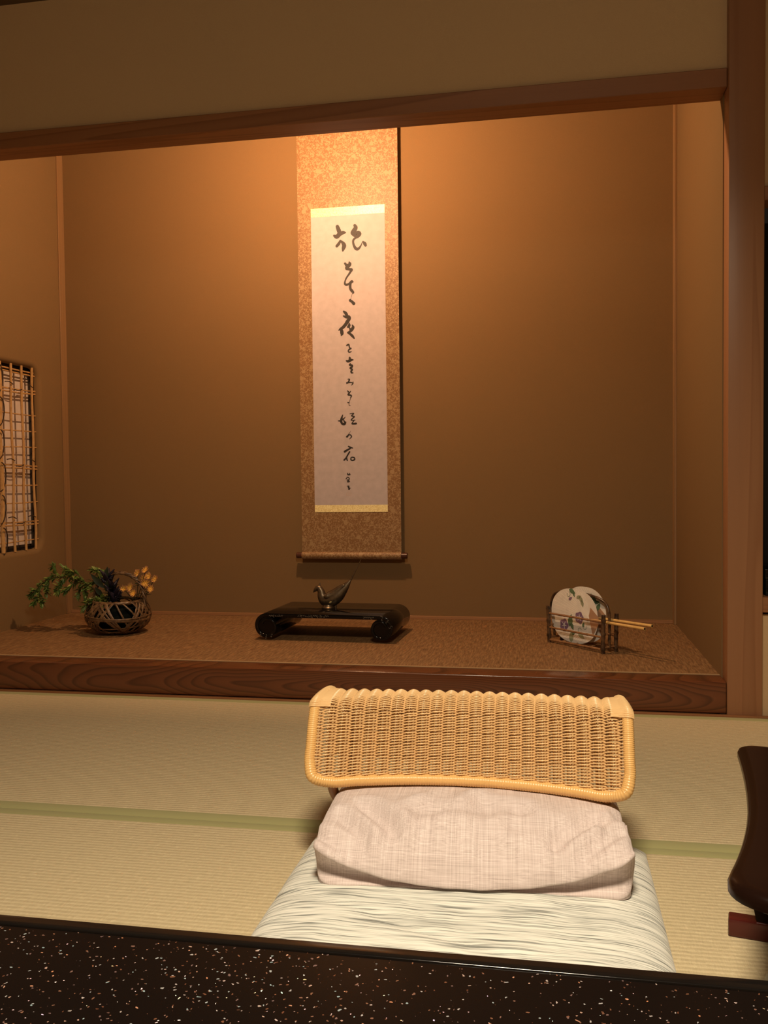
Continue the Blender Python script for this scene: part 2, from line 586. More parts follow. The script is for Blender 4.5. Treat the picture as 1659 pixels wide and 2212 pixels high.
sh = MB().box(-0.044, -0.042, ylo - 0.03, yhi + 0.005, zlo - 0.03, zhi - 0.009).build('paper_screen', PAPERW, win)
fr = MB()
fr.box(-0.046, -0.034, yhi + 0.003, yhi + 0.06, zlo - 0.03, zhi + 0.03)
fr.box(-0.046, -0.034, ylo - 0.06, yhi, zhi - 0.021, zhi + 0.03)
fr.box(-0.046, -0.034, ylo - 0.06, yhi, zlo - 0.05, zlo + 0.02)
fr.build('screen_frame', plain('dark_frame', (0.03, 0.022, 0.016), 0.5), win)
struct('wall_behind_window', MB().box(XL - 0.16, XL - 0.12, 0.0, DEP, 0.1, 1.5), DARK)

# timber: lintel, posts, sill, thin trims
struct('trim_1', MB().box(-2.60, -0.0005, 0.021, 0.113, 1.7079, 1.76, 0.002, 1), BEAM)                     # lintel
struct('light_blocker', MB().box(-1.36, -1.22, 0.206, 0.218, 1.765, 2.02, 0.001, 1), BEAM)                    # unseen board added to keep alcove lamp light off the tatami
struct('trim_2', MB().box(0.0, 0.0914, 0.0, 0.069, 0.0, CEILZ, 0.0025, 2), POST)                           # right post
struct('trim_3', MB().box(-2.63, XL, 0.0, 0.069, 0.0, CEILZ, 0.0025, 2), POST)                             # left post
struct('trim_4', MB().box(XL, -0.0005, 0.0031, 0.0915, 0.0055, ZT, 0.004, 3), SILL)                        # raised step
struct('trim_5', MB().box(-2.6, 1.2, -0.012, 0.0029, -0.055, 0.0052, 0.001, 1), BEAM)                      # strip under the step
struct('trim_6', MB().box(XL, XL + 0.006, 0.972, DEP, ZT, ALZ, 0.001, 1), STRIP)                         # back corner strips
struct('trim_7', MB().box(XR - 0.010, XR, 0.972, DEP, ZT, ALZ, 0.001, 1), STRIP)
struct('baseboard_back', MB().box(XL + 0.006, XR - 0.006, DEP - 0.012, DEP, ZT, ZT + 0.012, 0.001, 1), m_wood('base_strip', (0.34, 0.17, 0.075), (0.26, 0.12, 0.05), 'x', 0.55))

# right of the post: wall over and under a dark shelf opening
b = MB().box(0.0914, 1.9, 0.022, 0.09, 1.434, CEILZ)
b.box(0.0914, 1.9, 0.022, 0.09, -0.05, 0.279)
struct('wall_front_right', b, WALL2)
struct('trim_8', MB().box(0.0914, 1.9, 0.008, 0.09, 1.396, 1.434, 0.002, 1), BEAM)
struct('trim_9', MB().box(0.0914, 1.9, 0.006, 0.45, 0.2865, 0.329, 0.002, 1), BEAM)
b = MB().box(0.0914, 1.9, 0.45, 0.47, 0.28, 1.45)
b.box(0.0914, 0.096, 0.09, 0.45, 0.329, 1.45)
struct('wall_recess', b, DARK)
bx = thing('lacquer_box', 'black lacquer box in the dark opening right of the cedar post', 'box', (0.30, 0.10, 0.329))
MB().box(-0.195, 0.2, -0.07, 0.12, 0.0, 0.045, 0.002, 2).build('body', URUSHI, bx)
MB().box(-0.197, 0.202, -0.072, 0.122, 0.046, 0.074, 0.003, 2).build('lid', URUSHI, bx)

# ------------------------------------------------------------------ tatami mats
def mat_thing(label, x0, x1, y0, y1, b0, b1):
    t = thing('tatami_mat', label, 'tatami mat', ((x0 + x1) / 2, (y0 + y1) / 2, -0.010), 0, 'tatami mats on the floor')
    hx, hy = (x1 - x0) / 2, (y1 - y0) / 2
    MB().box(-hx, hx, -hy + b0, hy - b1, 0.0, 0.010).build('straw_surface', TAT, t)
    for s, wd in ((-1, b0), (1, b1)):
        ya, yb = (-hy, -hy + wd) if s < 0 else (hy - wd, hy)
        MB().box(-hx, hx, ya, yb, 0.0, 0.0106, 0.0006, 2).build('cloth_border', HERI, t)
    return t
mat_thing('tatami mat along the raised step, left of the wicker chair', -2.55, -0.615, -0.9365, -0.0125, 0.037, 0.028)
mat_thing('tatami mat along the raised step, right of the wicker chair', -0.614, 1.30, -0.9365, -0.0125, 0.037, 0.028)
mat_thing('tatami mat under the striped floor cushion and low table', -1.70, 0.235, -1.86, -0.9375, 0.03, 0.025)

# rush mat over the raised alcove floor
rm = thing('rush_mat', 'reddish brown rush mat covering the raised alcove floor', 'mat', (-1.27, 0.55, 0.0845))
MB().box(XL + 1.27, XR + 1.27, 0.1025 - 0.55, DEP - 0.55, 0.0, ZT - 0.0845).build('woven_surface', RUSH, rm)
MB().box(XL + 1.27, XR + 1.27, 0.0918 - 0.55, 0.1025 - 0.55, 0.0, ZT - 0.0841).build('cloth_border', RUSHB, rm)

# ------------------------------------------------------------------ hanging scroll
STROKES= [[(-0.0413, 1.6791, 0.0143), (-0.0367, 1.6665, 0.0171), (-0.0329, 1.6526, 0.0171), (-0.0392, 1.6434, 0.0164)],
 [(-0.0554, 1.6434, 0.0089), (-0.0445, 1.6391, 0.0178), (-0.0308, 1.6482, 0.0157), (-0.0187, 1.6532, 0.0143), (-0.0093, 1.6533, 0.0075)],
 [(-0.03, 1.6218, 0.0082), (-0.0361, 1.6105, 0.0123), (-0.0446, 1.6015, 0.0116)],
 [(-0.0289, 1.6217, 0.0068), (-0.0186, 1.6116, 0.0137), (-0.0143, 1.6019, 0.0171), (-0.0171, 1.5915, 0.015), (-0.02, 1.5815, 0.0075)],
 [(0.0303, 1.6793, 0.0116), (0.0339, 1.6696, 0.0171), (0.025, 1.6554, 0.0191), (0.0217, 1.6493, 0.0171), (0.0346, 1.6432, 0.0239), (0.0466, 1.6451, 0.0225), (0.0422, 1.6354, 0.0137), (0.0312, 1.6287, 0.0089), (0.0239, 1.6207, 0.0089), (0.0233, 1.6102, 0.0089), (0.0271, 1.5974, 0.0102), (0.0335, 1.5875, 0.0123), (0.0415, 1.5849, 0.0116), (0.0497, 1.5908, 0.0082), (0.0563, 1.6009, 0.0048), (0.0615, 1.6139, 0.002)],
 [(0.0636, 1.6131, 0.0061), (0.07, 1.6054, 0.0137), (0.0736, 1.5978, 0.0116)],
 [(-0.0115, 1.5303, 0.0089), (-0.0057, 1.5232, 0.0116), (0.0004, 1.5218, 0.0137)],
 [(0.006, 1.5342, 0.0068), (0.0075, 1.5267, 0.0157), (-0.0007, 1.5176, 0.0164), (-0.0045, 1.51, 0.0137), (0.0057, 1.5061, 0.0109), (0.015, 1.5041, 0.0116), (0.011, 1.4965, 0.0096), (0.0043, 1.4867, 0.0082), (-0.005, 1.4745, 0.0068), (-0.0113, 1.4621, 0.0061), (-0.0132, 1.4499, 0.0082), (-0.0071, 1.445, 0.0096), (0.0039, 1.4482, 0.0089), (0.0149, 1.4561, 0.0123), (0.0188, 1.4559, 0.0082)],
 [(0.0105, 1.4526, 0.0096), (0.0086, 1.4389, 0.0109), (0.0101, 1.4268, 0.0109), (0.0166, 1.4184, 0.0116), (0.0215, 1.4118, 0.0075), (0.0165, 1.4074, 0.002), (0.0133, 1.3974, 0.0014), (0.011, 1.388, 0.002), (0.007, 1.3824, 0.0096), (0.0161, 1.3757, 0.0109), (0.0225, 1.3684, 0.013)],
 [(-0.0193, 1.3389, 0.0076), (-0.0121, 1.3325, 0.0121), (-0.0073, 1.3251, 0.0116), (-0.0083, 1.3175, 0.0126)],
 [(-0.0207, 1.3209, 0.0055), (-0.0113, 1.3167, 0.0111), (0.0001, 1.3153, 0.0156), (0.0047, 1.3098, 0.0116), (-0.0027, 1.3002, 0.0146), (-0.0117, 1.2873, 0.0136), (-0.024, 1.2745, 0.0126), (-0.0335, 1.2692, 0.0101), (-0.0409, 1.2641, 0.004)],
 [(-0.0315, 1.271, 0.0086), (-0.0287, 1.2604, 0.0136), (-0.0279, 1.2499, 0.0136), (-0.0309, 1.2428, 0.0045)],
 [(0.0021, 1.2924, 0.003), (0.0028, 1.2825, 0.0116), (-0.002, 1.2764, 0.0091)],
 [(0.0153, 1.2833, 0.004), (0.0185, 1.2746, 0.0116), (0.0139, 1.2653, 0.0126), (0.006, 1.2577, 0.0101), (-0.0007, 1.2536, 0.0091)],
 [(0.0042, 1.2718, 0.006), (0.0076, 1.2646, 0.0091)],
 [(-0.0023, 1.2536, 0.0091), (0.0074, 1.2466, 0.0101), (0.0161, 1.2382, 0.0106), (0.0225, 1.2292, 0.0055)],
 [(-0.0078, 1.2025, 0.0071), (-0.0005, 1.2054, 0.0066), (0.0017, 1.1973, 0.0055), (0.004, 1.1896, 0.005)],
 [(0.0079, 1.1895, 0.0076), (-0.0002, 1.1841, 0.006), (-0.0027, 1.1785, 0.005), (0.0022, 1.1745, 0.0055), (0.0109, 1.177, 0.0025)],
 [(0.0023, 1.1545, 0.0045), (0.0033, 1.1506, 0.0096)],
 [(-0.01, 1.1406, 0.0071), (-0.0037, 1.1385, 0.0111), (0.0077, 1.1428, 0.0111), (0.0175, 1.1435, 0.004)],
 [(0.0059, 1.1286, 0.0045), (0.0035, 1.1239, 0.0091), (0.0133, 1.1207, 0.0071), (0.0117, 1.1151, 0.0081), (0.0049, 1.1105, 0.0076), (0.0131, 1.1045, 0.0066), (0.0083, 1.098, 0.0076), (0.0104, 1.0919, 0.0066), (0.0163, 1.0911, 0.0035)],
 [(-0.0066, 1.0664, 0.0025), (0.0002, 1.0659, 0.006), (-0.0016, 1.0583, 0.0066), (-0.0068, 1.0518, 0.0066), (-0.0123, 1.051, 0.0081), (-0.0048, 1.0519, 0.0055), (0.005, 1.0533, 0.0045), (0.0128, 1.0512, 0.0045)],
 [(0.0158, 1.0558, 0.0025), (0.0148, 1.0482, 0.005), (0.0084, 1.0412, 0.002)],
 [(-0.0082, 1.0206, 0.003), (-0.0043, 1.0154, 0.0066)],
 [(0.0055, 1.018, 0.003), (-0.0004, 1.0105, 0.006), (-0.0054, 1.0039, 0.0066), (0.0044, 1.0018, 0.006), (0.0078, 0.9978, 0.006), (0.0042, 0.9903, 0.0035)],
 [(0.0082, 0.9981, 0.0034), (0.0043, 0.9896, 0.0025), (0.0004, 0.9763, 0.002), (-0.002, 0.9673, 0.0022), (-0.0011, 0.9604, 0.0028), (0.0047, 0.9595, 0.0017)],
 [(-0.0067, 0.9723, 0.0051), (-0.0037, 0.9718, 0.0051)],
 [(-0.0288, 0.9231, 0.0034), (-0.0327, 0.9122, 0.0079), (-0.0359, 0.8988, 0.0095), (-0.031, 0.8871, 0.009), (-0.0214, 0.8862, 0.0095), (-0.0173, 0.8934, 0.0062)],
 [(-0.0473, 0.899, 0.0045), (-0.0371, 0.9, 0.0067), (-0.0244, 0.9083, 0.0051), (-0.0175, 0.9148, 0.0017)],
 [(-0.0252, 0.9022, 0.0045), (-0.0203, 0.8911, 0.0067)],
 [(0.001, 0.9266, 0.0028), (0.0169, 0.9282, 0.0045), (0.0082, 0.9186, 0.0051), (0.0197, 0.9151, 0.0045), (0.0126, 0.9087, 0.0051), (0.006, 0.9015, 0.0045), (0.0133, 0.9001, 0.0034), (0.0216, 0.9011, 0.0039)],
 [(0.0157, 0.8969, 0.0045), (0.0098, 0.8862, 0.0056), (0.0257, 0.8869, 0.0084)],
 [(0.0045, 0.8587, 0.0008), (-0.0012, 0.8497, 0.0017), (-0.0084, 0.8405, 0.0034), (-0.014, 0.8345, 0.0051), (-0.0105, 0.8327, 0.0034), (-0.0038, 0.8414, 0.0039), (0.0032, 0.8408, 0.0045), (0.0061, 0.8334, 0.0051), (-0.0028, 0.8242, 0.0014)],
 [(-0.0069, 0.7951, 0.0051), (0.0011, 0.7913, 0.0067), (0.0111, 0.7881, 0.0039)],
 [(-0.0223, 0.7744, 0.009), (-0.0122, 0.7804, 0.0079), (0.001, 0.7868, 0.0062)],
 [(-0.0022, 0.7729, 0.0062), (-0.0099, 0.7607, 0.0062), (-0.0171, 0.7485, 0.0067), (-0.0253, 0.7401, 0.0067)],
 [(-0.0156, 0.7493, 0.0067), (-0.0122, 0.7379, 0.0051)],
 [(0.0038, 0.7495, 0.0051), (0.003, 0.7414, 0.0056), (0.01, 0.7381, 0.0056), (0.0181, 0.7419, 0.0062), (0.0167, 0.7493, 0.0051), (0.0076, 0.7514, 0.0045)],
 [(-0.0108, 0.6869, 0.0034), (-0.0104, 0.6808, 0.0051), (-0.0016, 0.6807, 0.0045)],
 [(-0.0038, 0.6861, 0.0039), (-0.002, 0.6836, 0.0028)],
 [(-0.0182, 0.6636, 0.0039), (-0.011, 0.6709, 0.0039), (-0.004, 0.6645, 0.0039)],
 [(-0.0142, 0.6587, 0.0039), (-0.0048, 0.66, 0.0039), (-0.0092, 0.6557, 0.0034), (-0.0118, 0.6517, 0.0051), (-0.0032, 0.6524, 0.0034)],
 [(-0.014, 0.634, 0.0034), (-0.0064, 0.6339, 0.0045), (-0.0095, 0.6276, 0.0045), (-0.001, 0.626, 0.0034)],
 [(-0.0065, 0.629, 0.0045), (-0.0053, 0.6221, 0.0056), (-0.0091, 0.6221, 0.0034)]]
SEAL= [[(-0.0148, 0.6099, 0.0008), (0.0008, 0.6097, 0.0008), (0.0002, 0.5969, 0.0008), (-0.017, 0.5966, 0.0008), (-0.0148, 0.6099, 0.0008)],
 [(-0.0106, 0.6056, 0.0008), (-0.0043, 0.6049, 0.0008)],
 [(-0.0073, 0.6068, 0.0008), (-0.0079, 0.5982, 0.0008)]]
BIRD_BIRD= [(-0.0582, 0.0567, 0.0006), (-0.0556, 0.06, 0.0026), (-0.0499, 0.0666, 0.0065), (-0.0424, 0.0724, 0.0097), (-0.0348, 0.0722, 0.0111), (-0.0279, 0.0604, 0.0136), (-0.0237, 0.0432, 0.0182), (-0.0114, 0.0305, 0.0238), (0.0107, 0.0329, 0.0264), (0.0336, 0.0475, 0.0244), (0.0514, 0.0656, 0.0185), (0.0662, 0.0829, 0.0125), (0.0765, 0.0959, 0.0071), (0.0824, 0.103, 0.0037)]
BIRD_TAIL= [(0.0758, 0.0944, 0.0037), (0.0839, 0.1052, 0.0034), (0.0973, 0.1309, 0.0027), (0.1091, 0.1523, 0.0021), (0.1232, 0.1808, 0.0011)]
BIRD_CREST= [(-0.0357, 0.0782, 0.0057), (-0.0331, 0.0854, 0.0037), (-0.0303, 0.0943, 0.0006)]
BIRD_WING= [(-0.0126, 0.0484, 0.0128), (-0.0046, 0.0442, 0.0142), (0.0102, 0.0479, 0.0163), (0.0279, 0.0596, 0.0142), (0.0456, 0.0748, 0.0102), (0.0618, 0.0871, 0.0051)]
BIRD_PATCH= [(0.0069, 0.0264, 0.0064), (0.0158, 0.0308, 0.006)]
BIRD_BASE= [(0.0037, 0.002, 0.0), (0.0271, 0.0024, 0.0), (-0.0183, 0.0081, 0.0), (0.03, 0.0003, 0.0)]

BRO, GOLD = m_brocade(), m_gold()
PAPER = plain('scroll_paper', (0.445, 0.40, 0.425), 0.8)
INK = plain('ink', (0.012, 0.010, 0.009), 0.6)
SEALM = plain('faded_seal', (0.50, 0.33, 0.25), 0.7)
KNOB = plain('dark_wood_knob', (0.07, 0.022, 0.012), 0.3)
SX, SY = -1.271, 0.9868
sc = thing('hanging_scroll', 'tall calligraphy scroll in brown brocade hanging on the alcove back wall', 'scroll', (SX, SY, 0.0))
MB().box(-0.2065, 0.2065, 0.0, 0.0012, 0.352, 2.17).build('brocade_mount', BRO, sc)
p_ = MB().box(-0.1510, 0.1525, -0.0006, 0.0, 0.529, 1.756).build('paper_panel', PAPER, sc)
MB().box(-0.1510, 0.1525, -0.0010, -0.0006, 1.722, 1.756).build('gold_band', GOLD, sc)
MB().box(-0.1510, 0.1525, -0.0010, -0.0006, 0.529, 0.558).build('gold_band', GOLD, sc)

def stroke(mb, pts, y0, y1):
    """one brush stroke: smooth outline of varying width with round ends"""
    c = cr(pts, 7)
    L, R2 = [], []
    for i, (x, z, wd) in enumerate(c):
        a, d = c[max(i - 1, 0)], c[min(i + 1, len(c) - 1)]
        tx, tz = d[0] - a[0], d[1] - a[1]
        q = math.hypot(tx, tz) or 1
        nx, nz = -tz / q, tx / q
        h = max(wd, 0.0004) / 2
        L.append((x + nx * h, z + nz * h))
        R2.append((x - nx * h, z - nz * h))
    vs2, fs2 = [], []
    for (a, e) in zip(L, R2):
        yy = y0 - 0.0000025 * len(vs2) / 4
        vs2 += [(a[0], yy, a[1]), (e[0], yy, e[1]), (a[0], y1, a[1]), (e[0], y1, e[1])]
    for i in range(len(c) - 1):
        p, q = i * 4, i * 4 + 4
        fs2 += [(p, p + 1, q + 1, q), (p + 2, q + 2, q + 3, p + 3), (p, q, q + 2, p + 2), (p + 1, p + 3, q + 3, q + 1)]
    mb.add(vs2, fs2)
    for (x, z, wd) in (c[0], c[-1]):
        r = max(wd, 0.0004) / 2
        mb.prism([(x + r * math.cos(2 * PI * k / 14), z + r * math.sin(2 * PI * k / 14)) for k in range(14)], lambda u, v, t: (u, t, v), y0, y1)
for c0, c1 in ((0, 6), (6, 9), (9, 16), (16, 18), (18, 21), (21, 23), (23, 27), (27, 32), (32, 33), (33, 38), (38, 42), (42, 44)):
    ik = MB()
    for i in range(c0, c1):
        stroke(ik, STROKES[i], -0.00085 - 0.00002 * (i % 7), -0.0006)
    ik.build('brush_character', INK, sc)
ik = MB()
for s_ in SEAL:
    stroke(ik, s_, -0.0007, -0.0006)
ik.build('seal_print', SEALM, sc)
MB().tube([(-0.2065, 0.0, 0.3515), (0.2065, 0.0, 0.3515)], 0.0148, 20).build('roller', BRO, sc)
for s_ in (-1, 1):
    MB().tube([(s_ * 0.2066, 0, 0.3515), (s_ * 0.226, 0, 0.3515), (s_ * 0.2292, 0, 0.3515), (s_ * 0.231, 0, 0.3515)], [0.0118, 0.0122, 0.0122, 0.0105], 18).build('roller_knob', KNOB, sc)
MB().tube([(-0.2065, 0.002, 2.172), (0.2065, 0.002, 2.172)], 0.008, 10).build('top_rod', KNOB, sc)
MB().tube([(-0.09, 0.0, 2.18), (0.0, 0.022, 2.27), (0.09, 0.0, 2.18)], 0.0018, 6).build('hanging_cord', KNOB, sc)

# ------------------------------------------------------------------ lacquer stand with rolled ends
st = thing('scroll_ended_stand', 'low black lacquer stand with rolled ends under the bronze bird', 'display stand', (-1.2515, 0.605, ZT), math.radians(-2.5))
HW, HT, D0, D1 = 0.254, 0.097, -0.150, 0.150
def curl(side):
    R, cx, cz = 0.0475, HW - 0.0475, HT - 0.0475
    out = []
    for i in range(57):
        a = PI / 2 - (2.35 * PI) * i / 56
        rr = R - 0.0075 - max(0, (i / 56 - 0.15)) * 0.022
        out.append((side * (cx + rr * math.cos(a)), cz + rr * math.sin(a), 0.0145 - 0.006 * (i / 56)))
    return out
prof = [p for p in curl(-1)[::-1]] + [(-HW + 0.12, HT - 0.0075, 0.0145), (0, HT - 0.0075, 0.0145), (HW - 0.12, HT - 0.0075, 0.0145)] + curl(1)
bnd = MB()
k = len(prof)
vs_, fs = [], []
for i in range(k):
    a, d = prof[max(i - 1, 0)], prof[min(i + 1, k - 1)]
    tx, tz = d[0] - a[0], d[1] - a[1]
    q = math.hypot(tx, tz)
    nx, nz = -tz / q, tx / q
    x, z, wd = prof[i]
    h, e = wd / 2, 0.002
    for (o1, yy) in ((h, D0 + e), (h, D1 - e), (h - e, D1), (-h + e, D1), (-h, D1 - e), (-h, D0 + e), (-h + e, D0), (h - e, D0)):
        vs_.append((x + nx * o1, yy, z + nz * o1))
for i in range(k - 1):
    for j in range(8):
        fs.append((i * 8 + j, i * 8 + (j + 1) % 8, (i + 1) * 8 + (j + 1) % 8, (i + 1) * 8 + j))
fs += [tuple(range(8)), tuple((k - 1) * 8 + j for j in range(8))]
bnd.add(vs_, fs)
bnd.build('rolled_top', URUSHI, st, 50)
sv = MB()
for sg in (-1, 1):
    cx_, cz_ = sg * (HW - 0.0475), HT - 0.0475
    MB().prism([(cx_ + 0.034 * math.cos(2 * PI * q / 32), cz_ + 0.034 * math.sin(2 * PI * q / 32)) for q in range(32)], lambda u, v, t: (u, t, v), D0 + 0.006, D1 - 0.006).build('roll_core', URUSHI, st)
r2 = random.Random(3)
def scrollwork(cx, cz, ln, ang, n):
    for q in range(n):
        t = (q / max(n - 1, 1) - 0.5) * ln
        x, z = cx + t * math.cos(ang), cz + t * math.sin(ang)
        r = 0.0022 + 0.0018 * r2.random()
        a0 = r2.random() * 6
        sv.tube([(x + r * math.cos(a0 + a) * (0.4 + a / 5), D0 - 0.0003, z + r * math.sin(a0 + a) * (0.4 + a / 5)) for a in [i * 0.55 for i in range(9)]], 0.00035, 4)
def inlay(jobs):
    global sv
    sv = MB()
    for q in jobs:
        scrollwork(*q)
    sv.build('silver_scrollwork', SILVER, st)
inlay([(-0.035, HT - 0.0075, 0.11, 0, 16)])
inlay([(-0.172, HT - 0.0085, 0.045, 0.1, 7)])
inlay([(0.165, HT - 0.0085, 0.035, 0, 6)])
for side in (-1, 1):
    js = []
    for q in ((0, 1, 2) if side > 0 else (4, 5, 6)):
        a = PI / 2 - PI * 2.0 * q / 11 - 0.2
        js.append((side * (HW - 0.0475 + 0.038 * math.cos(a)), HT - 0.0475 + 0.038 * math.sin(a), 0.008, a, 2))
    inlay(js)

# ------------------------------------------------------------------ bronze bird
BRZ = m_bronze()
bird = thing('bronze_bird', 'bronze long-tailed bird figure standing on the black lacquer stand', 'figurine', (-1.2715, 0.60, 0.1915))
def loft(mb, secs, wf, n=16, sub=5):
    c = cr(secs, sub)
    vs2, fs2 = [], []
    kk = len(c)
    for i, (x, z, r) in enumerate(c):
        a, d = c[max(i - 1, 0)], c[min(i + 1, kk - 1)]
        tx, tz = d[0] - a[0], d[1] - a[1]
        q = math.hypot(tx, tz) or 1
        nx, nz = -tz / q, tx / q
        r = max(r, 0.0004)
        for j in range(n):
            an = 2 * PI * j / n
            vs2.append((x + nx * r * math.cos(an), r * wf * math.sin(an), z + nz * r * math.cos(an)))
    for i in range(kk - 1):
        for j in range(n):
            fs2.append((i * n + j, i * n + (j + 1) % n, (i + 1) * n + (j + 1) % n, (i + 1) * n + j))
    fs2 += [tuple(range(n)), tuple((kk - 1) * n + j for j in range(n))]
    mb.add(vs2, fs2)
    return mb
loft(MB(), BIRD_BIRD, 0.8).build('body', BRZ, bird, 60)
loft(MB(), BIRD_TAIL, 0.7, 8).build('tail', BRZ, bird, 60)
loft(MB(), BIRD_CREST, 0.5, 8).build('crest', BRZ, bird, 60)
for s_ in (-1, 1):
    c = cr(BIRD_WING, 5)
    g = MB()
    kk = len(c)
    def wf_(i_, j_, c=c, kk=kk, s_=s_):
        i = min(int(round(i_ * (kk - 1))), kk - 1)
        x, z, r = c[i]
        a, d = c[max(i - 1, 0)], c[min(i + 1, kk - 1)]
        q = math.hypot(d[0] - a[0], d[1] - a[1])
        nx, nz = -(d[1] - a[1]) / q, (d[0] - a[0]) / q
        t = (j_ - 0.5) * 2
        e = math.sin(PI * min(1, 0.12 + 0.88 * i / (kk - 1)) * 0.5 + 0.0) if i < kk // 3 else 1.0
        rr = r * (0.45 + 0.55 * min(1, i / 5))
        bulge = 0.0238 * (1 - 0.55 * i / (kk - 1)) * math.sqrt(max(0.0, 1 - 0.75 * t * t)) * (0.75 + 0.25 * min(1, i / 6))
        return (x + nx * rr * t, s_ * bulge, z + nz * rr * t)
    g.grid(kk, 9, wf_)
    o = g.build('wing', BRZ, bird, 60, flip=False)
    md = o.modifiers.new('thickness', 'SOLIDIFY')
    md.thickness = 0.002
    md.offset = 0
MB().grid(12, 6, lambda a, q: (0.0115 + 0.0085 * math.cos(2 * PI * a) * q, -0.0212 + 0.0022 * q, 0.0262 + 0.0055 * math.sin(2 * PI * a + 0.5) * q), cu=True).build('gilt_patch', plain('gilt', (0.85, 0.66, 0.28), 0.35, metal=0.7), bird)
MB().lathe([(0.024, 0.0), (0.0245, 0.004), (0.021, 0.007), (0.019, 0.014)], 24, (-0.001, 0, 0)).build('foot', BRZ, bird)
MB().lathe([(0.0045, 0.0), (0.004, 0.014)], 10, (0.026, 0.0, 0)).build('foot', BRZ, bird)

# ------------------------------------------------------------------ flower basket and what stands in it
BX, BY = -2.073, 0.548
BASK = m_bamboo('smoked_bamboo_strip', (0.06, 0.032, 0.016), (0.19, 0.11, 0.052), 0.4)
bk = thing('flower_basket', 'round rough-woven dark bamboo basket with looped handle in the left corner', 'basket', (BX, BY, ZT))
def bsurf(th, ph):
    """squashed globe: ph from -90 (bottom) to 90 (top)"""
    rr = 0.117 * (math.cos(ph) ** 0.72 if math.cos(ph) > 0 else 0)
    z = 0.068 + 0.066 * math.sin(ph) * (1.12 if ph > 0 else 1.0)
    return Vector((rr * math.cos(th), rr * math.sin(th), z))
def bnorm(p):
    return Vector((p.x, p.y, (p.z - 0.068) * 2.2)).normalized()
g = MB()
rb = random.Random(11)
for k in range(58):
    th0 = rb.random() * 2 * PI
    tilt = rb.uniform(0.75, 1.35) * rb.choice((-1, 1))
    span = rb.uniform(1.5, 2.6)
    pts, nr = [], []
    for i in range(25):
        u = (i / 24 - 0.5)
        ph = max(-1.25, min(0.82, 1.5 * math.sin(u * PI) * math.copysign(1, tilt) * min(abs(tilt), 1.1) - 0.1))
        th = th0 + u * span
        p = bsurf(th, ph)
        nn = bnorm(p)
        pts.append(p + nn * (0.0015 * math.sin(i * 1.1 + k) + 0.0012 * (k % 3)))
        nr.append(nn)
    g.ribbon(pts, nr, rb.uniform(0.0055, 0.0105), 0.0022)
for ph, wd, off in ((-0.12, 0.009, 0.003), (0.02, 0.006, 0.004), (-0.95, 0.009, 0.002), (-1.15, 0.010, 0.0), (-0.55, 0.006, 0.002)):
    pts = [bsurf(a, ph + 0.06 * math.sin(2 * a + ph * 9)) for a in [2 * PI * i / 40 for i in range(41)]]
    g.ribbon([p + bnorm(p) * off for p in pts], [bnorm(p) for p in pts], wd, 0.0025)
g.build('woven_body', BASK, bk, 60)
g = MB()
for q in range(4):
    g.tube([bsurf(a, 0.80 + 0.03 * math.sin(a * 6 + q * 1.6)) + Vector((0, 0, 0.002 * math.cos(a * 6 + q * 1.6))) for a in [2 * PI * i / 48 for i in range(48)]], 0.0034, 6, closed=True)
g.build('rim', BASK, bk, 60)
g = MB()
for q in range(3):
    pts = []
    for i in range(41):
        a = PI * i / 40
        c_ = Vector((-0.104 * math.cos(a) + 0.006, 0.0, 0.105 + 0.122 * math.sin(a) ** 0.8 if 0 < i < 40 else 0.105))
        pts.append(c_ + Vector((0.004 * math.cos(i * 0.7 + q * 2.1), 0.005 * math.sin(i * 0.7 + q * 2.1), 0.003 * math.sin(i * 0.7 + q * 2.1))))
    g.tube(pts, 0.0036, 6)
g.build('handle', BASK, bk, 60)
MB().lathe([(0.062, 0.006), (0.080, 0.03), (0.084, 0.07), (0.072, 0.10), (0.066, 0.10), (0.066, 0.08)], 28).build('water_pot', plain('dark_green_pot', (0.004, 0.006, 0.005), 0.6, spec=0.05), bk)

GREEN = plain('leaf_green', (0.085, 0.15, 0.03), 0.5)
GREEN2 = plain('young_leaf_green', (0.18, 0.23, 0.05), 0.5)
DKGREEN = plain('deep_leaf_green', (0.016, 0.030, 0.015), 0.5)
STEM = plain('stem_brown', (0.05, 0.035, 0.015), 0.6)
PURPLE = plain('gentian_purple', (0.012, 0.008, 0.022), 0.55)
YEL = plain('petal_yellow', (0.72, 0.40, 0.07), 0.55)
PINKT = plain('petal_tip_rose', (0.62, 0.27, 0.15), 0.55)

def leaf(mb, base, d, up, L, W, mi=0, droop=0.25):
    d = Vector(d).normalized()
    s = d.cross(Vector(up))
    if s.length < 1e-4:
        s = d.orthogonal()
    s.normalize()
    n = s.cross(d)
    B = Vector(base)
    vs2 = []
    st_ = ((0.0, 0.06), (0.25, 0.75), (0.5, 1.0), (0.78, 0.55), (1.0, 0.0))
    for t, wd in st_:
        c = B + d * (L * t) - n * (droop * L * t * t)
        vs2 += [c - s * (W / 2 * wd) + n * (0.12 * W * wd), c, c + s * (W / 2 * wd) + n * (0.12 * W * wd)]
    fs2 = []
    for i in range(len(st_) - 1):
        for j in (0, 1):
            a = i * 3 + j
            fs2.append((a, a + 1, a + 4, a + 3))
    mb.add(vs2, fs2, mi)

def P(x, z, y=0.56):
    return Vector((x, y, z))

